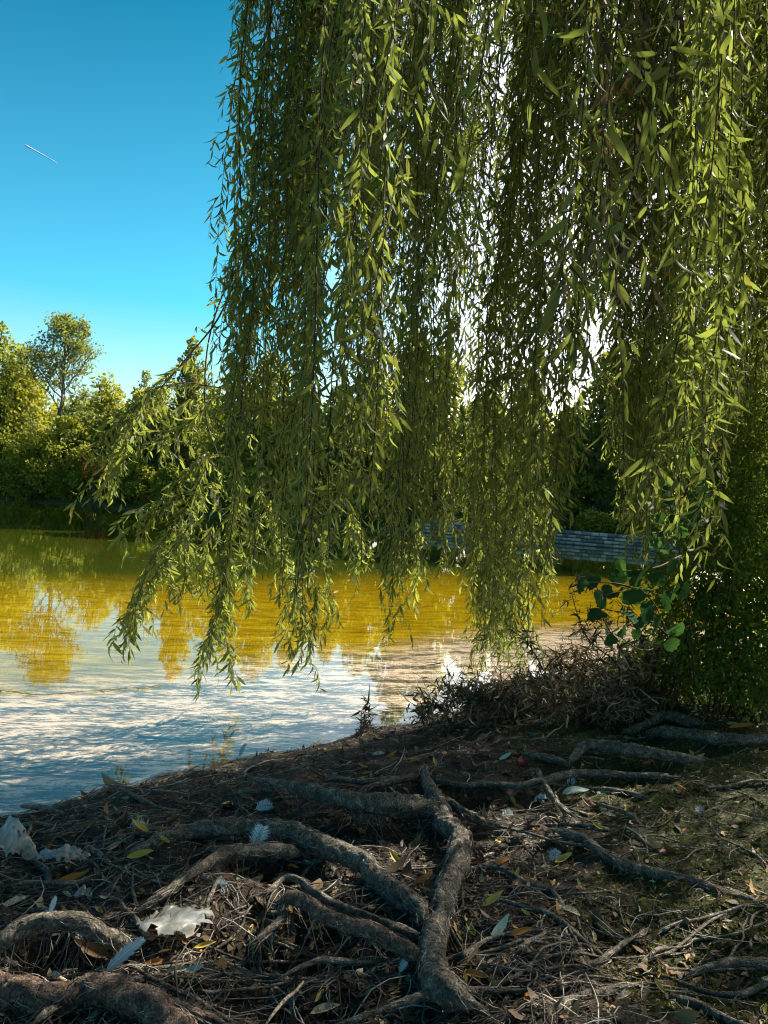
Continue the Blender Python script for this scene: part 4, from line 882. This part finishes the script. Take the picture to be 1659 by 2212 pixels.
# thin dry sprigs at the shoreline
o = dead_branch([onground(785, 1592, 0), at(787, 1550, 5.75), at(795, 1515, 5.75), at(800, 1508, 5.75)], 'upright dry twig with hanging brown leaves at the waterline', None, .004, 16, None, 1.3, .07)
o = dead_branch([onground(960, 1575, .01), at(930, 1550, 6.0), at(880, 1530, 6.0), at(815, 1535, 6.0)], 'thin dry twig reaching left over the shallow water', None, .004, 10, None, .6, .09)
o = dead_branch([onground(1015, 1560, .01), at(990, 1530, 6.0), at(960, 1508, 6.0), at(930, 1512, 6.0)], 'dry twig with rusty orange leaves above the shallow water', None, .003, 12, None, .8, .09)
o = dead_branch([onground(880, 1585, .01), onground(960, 1560, .03), onground(1040, 1545, .05)], 'flat dry branch lying along the waterline', None, .006, 18, None, .5, .12)
# pale peeled branch
def wood_piece(name, L, label, m, cat='branch', lift=.02, seg=8, bmp=.12):
    P = [[*onground(q[0], q[1], lift if len(q) < 4 else q[3]), 0] for q in L]
    for p, q in zip(P, L): p[3] = q[2]*.5/F*p[1]
    S = spline(P, .02); V, Q, T = tube_vf(S[:, :3], np.maximum(S[:, 3], .001), seg, 1, bmp, 5); return obj(name, V, [Q, T], m, None, True, label=label, category=cat)
e = empty('peeled_branch', onground(1100, 1590, .02), 'pale peeled forked branch lying on the brush heap', 'branch')
def part_wood(name, L, m, e):
    S = spline([[*at(u, v, d), w*.5/F*d] for u, v, w, d in L], .02); V, Q, T = tube_vf(S[:, :3], S[:, 3], 8, 1, .15, 7); obj(name, V, [Q, T], m, e, True)
part_wood('stem', [(1022, 1594, 7, 5.45), (1040, 1588, 11, 5.45), (1071, 1578, 13, 5.4), (1128, 1563, 15, 5.4), (1165, 1553, 16, 5.4), (1186, 1550, 15, 5.4)], M['pale_wood'], e)
part_wood('fork', [(1182, 1551, 9, 5.4), (1192, 1530, 7, 5.4), (1199, 1505, 6, 5.35), (1204, 1478, 4, 5.3)], M['pale_wood'], e)
e = empty('broken_stub', onground(1020, 1594, .0), 'short grey branch stub standing upright left of the peeled branch', 'branch')
part_wood('stem', [(1014, 1596, 8, 5.5), (1020, 1575, 10, 5.5), (1026, 1550, 9, 5.5), (1027, 1522, 6, 5.5)], M['root'], e)
part_wood('twig', [(1026, 1548, 5, 5.5), (1036, 1528, 3, 5.5), (1050, 1515, 2, 5.5)], M['root'], e)
wood_piece('driftwood_stick', [(48, 1741, 9), (75, 1743, 13), (101, 1746, 12), (120, 1752, 9), (140, 1757, 5)], 'short bark covered stick at the waterline at the far left', M['root'])
wood_piece('peeled_stick', [(116, 2102, 12, .03), (140, 2122, 13, .03), (170, 2145, 13, .03)], 'straight pale peeled stick beside the bottom left root', M['pale_wood'])
wood_piece('bent_twig', [(575, 2212, 5), (590, 2190, 7), (615, 2160, 8), (640, 2140, 7), (655, 2120, 4)], 'kinked tan twig standing out on the mud at the bottom', M['pale_wood'])
wood_piece('pale_root_piece', [(190, 1828, 8), (215, 1845, 12), (240, 1868, 10)], 'curved pale twig crossing the mud at the left', M['root'])
wood_piece('straight_twig', [(844, 1702, 4), (880, 1740, 4), (905, 1765, 3)], 'thin straight twig leaning behind the arched root', M['pale_wood'])

# submerged sticks on the lake bed
m, n, l, b = mat('sunken_wood'); b.inputs['Base Color'].default_value = (.05, .06, .06, 1); M['sunken'] = m
def sunken(L, label, r=.012):
    P = np.array([onwater(*q) for q in L]); P[:, 2] = gz(P[:, 0], P[:, 1])+r; S = spline(P, .05); tq = np.arange(len(S)); S[:, 1] += .03*fbm(tq*.4, tq*0+r*900, 3, 2); S[:, 0] += .03*fbm(tq*.4, tq*0+r*700, 8, 2); V, Q, T = tube_vf(S, np.linspace(r*.8, r*.25, len(S)), 6, 1, .5, 4)
    obj('sunken_stick', V, [Q, T], M['sunken'], None, True, label=label, category='stick')
sunken([(515, 1735), (560, 1705), (612, 1680)], 'dark stick under water nearest the middle of the shallows')
sunken([(300, 1775-0), (420, 1745), (470, 1730)], 'long dark sunken branch parallel to the near shoreline')
sunken([(300, 1772-400+400-0), (240, 1760)], 'short sunken twig close to the left shore')
sunken([(60, 1640), (120, 1637)], 'short dark sunken stick at the far left')
sunken([(345, 1545), (378, 1530), (402, 1513)], 'slanting sunken stick whose tip breaks the surface below the lowest willow spray', .014)
sunken([(590, 1527), (640, 1530)], 'tiny straight stick floating out from the middle spray', .008)
sunken([(300, 1572), (380, 1588), (440, 1598)], 'sunken branch on the pale bed between the sprays and the shore', .015)
# drowned willow sprig at left
e = empty('floating_sprig', onwater(150, 1500), 'pale green willow sprig floating flat at the left edge of the water', 'sprig')
P = np.array([onwater(*q) for q in [(-20, 1490), (80, 1502), (180, 1495), (280, 1488), (350, 1482)]]); P[:, 2] = .006; S = spline(P, .06)
V, Q, T = tube_vf(S, .0022, 4); obj('stem', V, [Q, T], M['stem'], e, True)
k = R.integers(0, len(S)-1, 34); D = norm(np.stack([R.uniform(.3, 1, 34), R.normal(0, .5, 34), R.normal(0, .02, 34)], 1)); L = R.uniform(.08, .13, 34)
V, Q, T = leaves_vf(S[k], D, np.cross(D, np.tile([0, 0, 1.], (34, 1))), L, L*.09, np.zeros(34)); V[:, 2] = .007; obj('leaves', V, [Q, T], M['leaf'], e)

# ------------------------------------------------------------------ rubbish, feathers, fallen leaves
def crumple(name, u, v, wx, wy, h, label, seed, tall=False, cat='plastic bag'):
    c = onground(u, v, 0, gz); n_ = 26 if tall else 19; s = np.linspace(-1, 1, n_); A, B = np.meshgrid(s, s); A = A+R.normal(0, .035, A.shape); B = B+R.normal(0, .035, B.shape); w = .5/F*c[1]
    rr = 1-.35*(fbm(A*2+seed, B*2, seed, 3)); ed = .9+.12*fbm(A*1.5+7, B*1.5+seed, seed, 3)
    x = c[0]+A*wx*w*ed; yy = c[1]+B*wy*.5*ed*(.5 if tall else 1)
    k = np.maximum(0, 1-(A**2+B**2)*.45)
    rid = np.abs(fbm(A*2.3+B*1.1+seed*3, B*2.3-A, seed+1, 3))*1.7+np.abs(fbm(A*5+B*2, B*5+seed, seed+2, 2))*.25
    z = gbase(x, yy)+.02+.02*fbm(x*3, yy*3, 2, 2)+h*k*(.3+rid)
    if tall: z = gz(x, yy)+.006+h*np.clip(1.15-np.abs(A-.1)*1.15, 0, 1)**.8*np.exp(-(B*1.6)**2)*(.9+rid*.2)+.02*fbm(A*5, B*5, seed, 3)
    z = z+R.normal(0, .035 if tall else .16, z.shape)*h*k; x = x+.012*fbm(B*9, A*9, seed+5, 3); V = np.stack([x, yy, z], -1).reshape(-1, 3)
    i, j = np.meshgrid(np.arange(n_-1), np.arange(n_-1), indexing='ij'); Q = np.stack([i*n_+j, i*n_+j+1, (i+1)*n_+j+1, (i+1)*n_+j], -1).reshape(-1, 4)
    a, b_ = A[:-1, :-1].ravel(), B[:-1, :-1].ravel(); keep = np.hypot(a, b_) < .80+.5*fbm(np.arctan2(a, b_)*1.6+9, a*0+seed, seed+8, 3)
    Q = Q[keep]; T2 = np.vstack([Q[:, :3], Q[:, [0, 2, 3]]]); return obj(name, V, T2, M['plastic'], None, False, label=label, category=cat)
crumple('plastic_bag', 372, 2016, 190, .30, .024, 'crumpled translucent white plastic bag spread on the mud between the roots', 3)
crumple('plastic_bag', 18, 1862, 150, .20, .17, 'milky plastic bag standing up in a peak at the left edge', 11, True)
crumple('tissue', 118, 1893, 100, .17, .034, 'wadded white tissue beside an orange leaf at the left', 17, cat='tissue')
crumple('paper_scrap', 176, 1880, 36, .07, .02, 'small pale paper scrap right of the wadded tissue', 23, cat='paper')
crumple('paper_scrap', 178, 1962, 40, .07, .03, 'small white scrap between the arching root and the bank', 29, cat='paper')

def feather(u, v, L_px, ang, lift, label, wid=.28, m='feather', tilt=.5, fluffy=0., curv=.1):
    c = onground(u, v, 0, gz); L = L_px/F*c[1]
    D = norm(np.array([math.cos(ang), .25, math.sin(ang)*1.0])) if tilt > .4 else norm(np.array([math.cos(ang), math.sin(ang), .12]))
    vw = norm(c-CAM); S_ = norm(np.cross(vw, D)); N = np.cross(D, S_)
    base = c+np.array([0, 0, .004]); e = empty('feather', base, label, 'feather')
    tt = np.linspace(0, 1, 9)[:, None]; ax = base+D*L*tt+N*L*curv*tt*tt+S_*L*curv*1.2*tt*tt+np.array([0, 0, lift])*tt
    ax[:, 2] = np.maximum(ax[:, 2], gz(ax[:, 0], ax[:, 1])+.004)
    V, Q, T = tube_vf(ax, np.linspace(.0016, .0005, 9), 4); obj('shaft', V, [Q, T], M['feather'], e, True)
    nb = 56; t = np.linspace(.14, .98, nb); B = np.stack([np.interp(t, tt[:, 0], ax[:, k]) for k in range(3)], 1)
    for s in (-1, 1):
        wprof = wid*L*np.sin(np.pi*np.clip((t-.05)/1.0, 0, 1)**.75)**.6*R.uniform(.75, 1.1, nb)
        Dd = norm(D*(.9-.2*fluffy)+S_*s*(.7+fluffy)+N*R.normal(0, .08+.5*fluffy, nb)[:, None]+R.normal(0, .05+.2*fluffy, (nb, 3)))
        V, Q, T = leaves_vf(B, Dd, np.tile(D, (nb, 1)), wprof*1.25, np.full(nb, L*.013*(1-.5*fluffy)), R.normal(.1, .1+.3*fluffy, nb)); obj('vane', V, [Q, T], M[m], e)
feather(218, 2112, 100, .75, .02, 'long grey and white feather leaning against the massive root', .20, 'feather_grey')
feather(548, 1838, 46, 1.3, .01, 'bright white downy feather fanned out on top of an arched root', .55, fluffy=.5)
feather(548, 1752, 36, .5, .01, 'curled white feather behind the large arched root', .45, fluffy=.3, curv=.35)
feather(275, 1790, 38, .3, .0, 'splayed white feather on the mud left of the arched root', .5, tilt=0, fluffy=.8)
feather(106, 1985, 36, 1.45, .01, 'small pale feather standing on the bridge like root', .25)
feather(455, 1918, 34, .2, .0, 'tiny white downy feather below the forked root', .5, tilt=0, fluffy=.8)
feather(1192, 1862, 26, 1.2, 0, 'pale blue downy feather right of the upright root', .6, fluffy=1)
feather(1082, 1765, 30, .4, 0, 'small white feather on the mud above the upright root bend', .5, fluffy=.8, tilt=0)
feather(1150, 1735, 32, .2, 0, 'wispy white feather near the thin forked root', .4, fluffy=.9, tilt=0)
feather(860, 2112, 44, 1.2, 0, 'blue grey feather standing in the dark hollow at the bottom', .3, 'feather_grey')
feather(1226, 1700, 22, 1.0, 0, 'tiny pale feather under the slender level root', .5, fluffy=.6)
feather(1500, 1755, 26, .3, 0, 'faint downy feather on the moss at the right', .5, 'feather_grey', fluffy=.9, tilt=0)
feather(515, 1720-80, 34, 1.3, 0, 'thin feather standing at the waterline', .2, 'feather_grey')
# red cap half buried
c = onground(1130, 1650, 0, gz); mb = MB(); P = [c+np.array([-.012, 0, .012])+np.array([.8, -.2, .5])*t for t in (-.012, 0, .012, .02)]
V, Q, T = tube_vf(np.array(P), [.017, .024, .026, .026], 16, cap=False); obj('red_cup', V, Q, M['red'], None, True, label='small red plastic cup lying among twigs right of the centre', category='cup')

lid = [0]
LM = {'y': ('yellow', 'yellow'), 'o': ('orange', 'orange'), 'p': ('palegreen', 'pale'), 'b': ('brownleaf', 'brown'), 'w': ('pale_wood', 'dry tan')}
fl_protos = {}
for kk in LM:
    for q in range(4):
        V, f = leaf_shape(R.uniform(.10, .16), R.uniform(-.1, .45), R.uniform(.2, .9), R.uniform(-.07, .07), 8); me = mesh('fallen_leaf', V, f, True); me.materials.append(M[LM[kk][0]]); fl_protos[kk, q] = me
def fleaf(u, v, Lpx, ang, kk, label, group=None):
    c = onground(u, v, 0, gz); L = Lpx/F*c[1]; D = norm(np.array([math.cos(ang), math.sin(ang)*1.3, R.uniform(.05, .3)])); sd = np.cross(D, [R.normal(0, .5), -.6, 1.]); p = c-D*L*.45
    p[2] = float(gz(p[0], p[1]))+.008+L*.06
    lid[0] += 1; o = place(fl_protos[kk, lid[0] % 4], 'fallen_leaf', p, D, sd, L, None); o['label'] = label; o['category'] = 'leaf'
    if group: o['group'] = group
for a in [(1080, 2012, 75, .7, 'p', 'large pale grey green leaf lying curled right of the upright root'), (1017, 2010, 60, 1.9, 'y', 'green and yellow leaf standing beside the upright root'), (1062, 1960, 60, .4, 'y', 'broad yellowish leaf at the centre right of the mud'),
          (565, 2048, 62, 3.0, 'y', 'curled yellow leaf in the shade under the blunt root'), (595, 2095, 66, 2.5, 'w', 'long tan curled leaf below the blunt root'), (650, 2068, 56, .1, 'b', 'folded brown leaf in the hollow under the blunt root'),
          (855, 1880, 50, 2.3, 'y', 'mustard leaf propped on the arched root'), (915, 1897+20, 50, .1, 'o', 'bright orange leaf wedged where the two big roots meet'), (935, 1940, 40, .3, 'o', 'rusty orange leaf right above the root junction'),
          (1025, 2120, 60, -.4, 'o', 'brown orange leaf at the foot of the upright root'), (1000, 2120, 44, 1.7, 'y', 'pale yellow leaf standing against the foot of the upright root'), (1240, 1722, 62, .0, 'p', 'pale strip shaped leaf on the mud under the level root'),
          (1215, 1868, 46, .3, 'y', 'crumpled yellow leaf beside the blue downy feather'), (1195, 1895+20, 30, 1, 'y', 'small yellow leaf right of the bright mud patch'), (1140, 1918, 54, 2.4, 'o', 'brown striped leaf on bare mud right of the upright root'),
          (1230, 1980, 56, 3.1, 'w', 'flat dry tan leaf on the edge of the moss'), (1120, 2022, 62, .2, 'o', 'long curled orange leaf behind the large pale leaf'), (1085, 1872, 44, .5, 'o', 'sunlit orange leaf near the bend of the upright root'),
          (830, 1835, 34, .6, 'b', 'brown leaf between the arched root and the root behind it'), (845, 1640, 32, .1, 'o', 'small orange leaf near the waterline'), (897, 1650, 34, .1, 'o', 'orange leaf above the fork of the upright root'),
          (670, 1700-12, 22, 0, 'o', 'tiny orange leaf at the tip of the upper left root'), (302, 1862-60, 50, 3.0, 'y', 'pale green curled leaf left of the arched root'), (300, 1690+170, 60, .2, 'y', 'yellow leaf lying against the tail of the arched root'),
          (150, 1905, 80, .5, 'o', 'long orange brown leaf under the wadded tissue'), (190, 1788, 45, .4, 'b', 'curled brown leaf on the mud near the left shore'), (330, 2090, 50, .2, 'o', 'ochre leaf below the crumpled bag'), (380, 2105, 60, .2, 'w', 'tan curled leaf right of the long feather'), (420, 2110, 52, .1, 'p', 'pale narrow leaf right of the long feather'),
          (440, 2060, 50, .3, 'y', 'yellow green leaf tucked beside the crumpled bag'), (200, 2085, 90, 3.0, 'b', 'heap leaf of rusty brown under the bridge like root'), (520, 1895, 38, .1, 'y', 'small mustard leaf right of the forked root'), (675, 1760+10, 30, .3, 'b', 'small brown leaf behind the arched root'),
          (690, 2155, 40, 1.0, 'y', 'dull yellow leaf low in the shade at the bottom'), (700, 2190, 70, .2, 'w', 'pale stick like leaf at the bottom'), (1345, 2020-35+180, 46, .3, 'w', 'cream leaf on dark moss at the bottom right'), (1600, 1595-15, 60, .0, 'o', 'amber leaf on the moss near the thick right root'), (1380, 1965, 30, 1.2, 'p', 'small pale blue leaf on the moss slope'),
          (940, 1705-50, 28, 1.8, 'y', 'pale green leaf right of the root fork tip'), (245, 1835, 40, .8, 'w', 'light curved leaf left of the arched root tail'), (1090, 1640, 34, .4, 'p', 'silvery leaf near the red cup'), (1500, 1745-100, 50, .3, 'w', 'tan leaf on the bright moss at the right'), (30, 1760+200, 60, .6, 'w', 'long dry leaf at the left edge')]:
    fleaf(*a[:5], a[5])
for kk, lab in (('y', 'small yellow willow leaf scattered on the bank'), ('b', 'small brown curled leaf scattered on the bank'), ('w', 'small dry tan leaf scattered on the bank'), ('o', 'small orange leaf scattered on the bank')):
    for q in range({'y': 45, 'b': 60, 'w': 60, 'o': 30}[kk]):
        for _ in range(50):
            u, v = R.uniform(0, 1659), R.uniform(1620, 2205)
            if v > 1790-u*.2: break
        zone = 'on the mossy slope at the right' if u > 1150 and v > 1700 else 'among the far roots and twigs' if v < 1780 else 'on the mud left of the arched root' if u < 420 else 'in the hollows between the big roots' if u < 930 else 'on the bare mud right of the upright root'
        fleaf(u, v, R.uniform(16, 38), R.uniform(0, 6.28), kk, lab.replace('scattered on the bank', zone), f'small {LM[kk][1]} leaves '+zone)

# contrail high in the sky
a, b_ = at(55, 314, 9000), at(124, 352, 9000); S = spline([a, (a+b_)/2, b_], 60)
V, Q, T = tube_vf(S, np.linspace(9, 2.5, len(S)), 8); obj('contrail', V, [Q, T], M['vapour'], None, True, label='short thin white aeroplane trail in the blue sky', category='contrail')
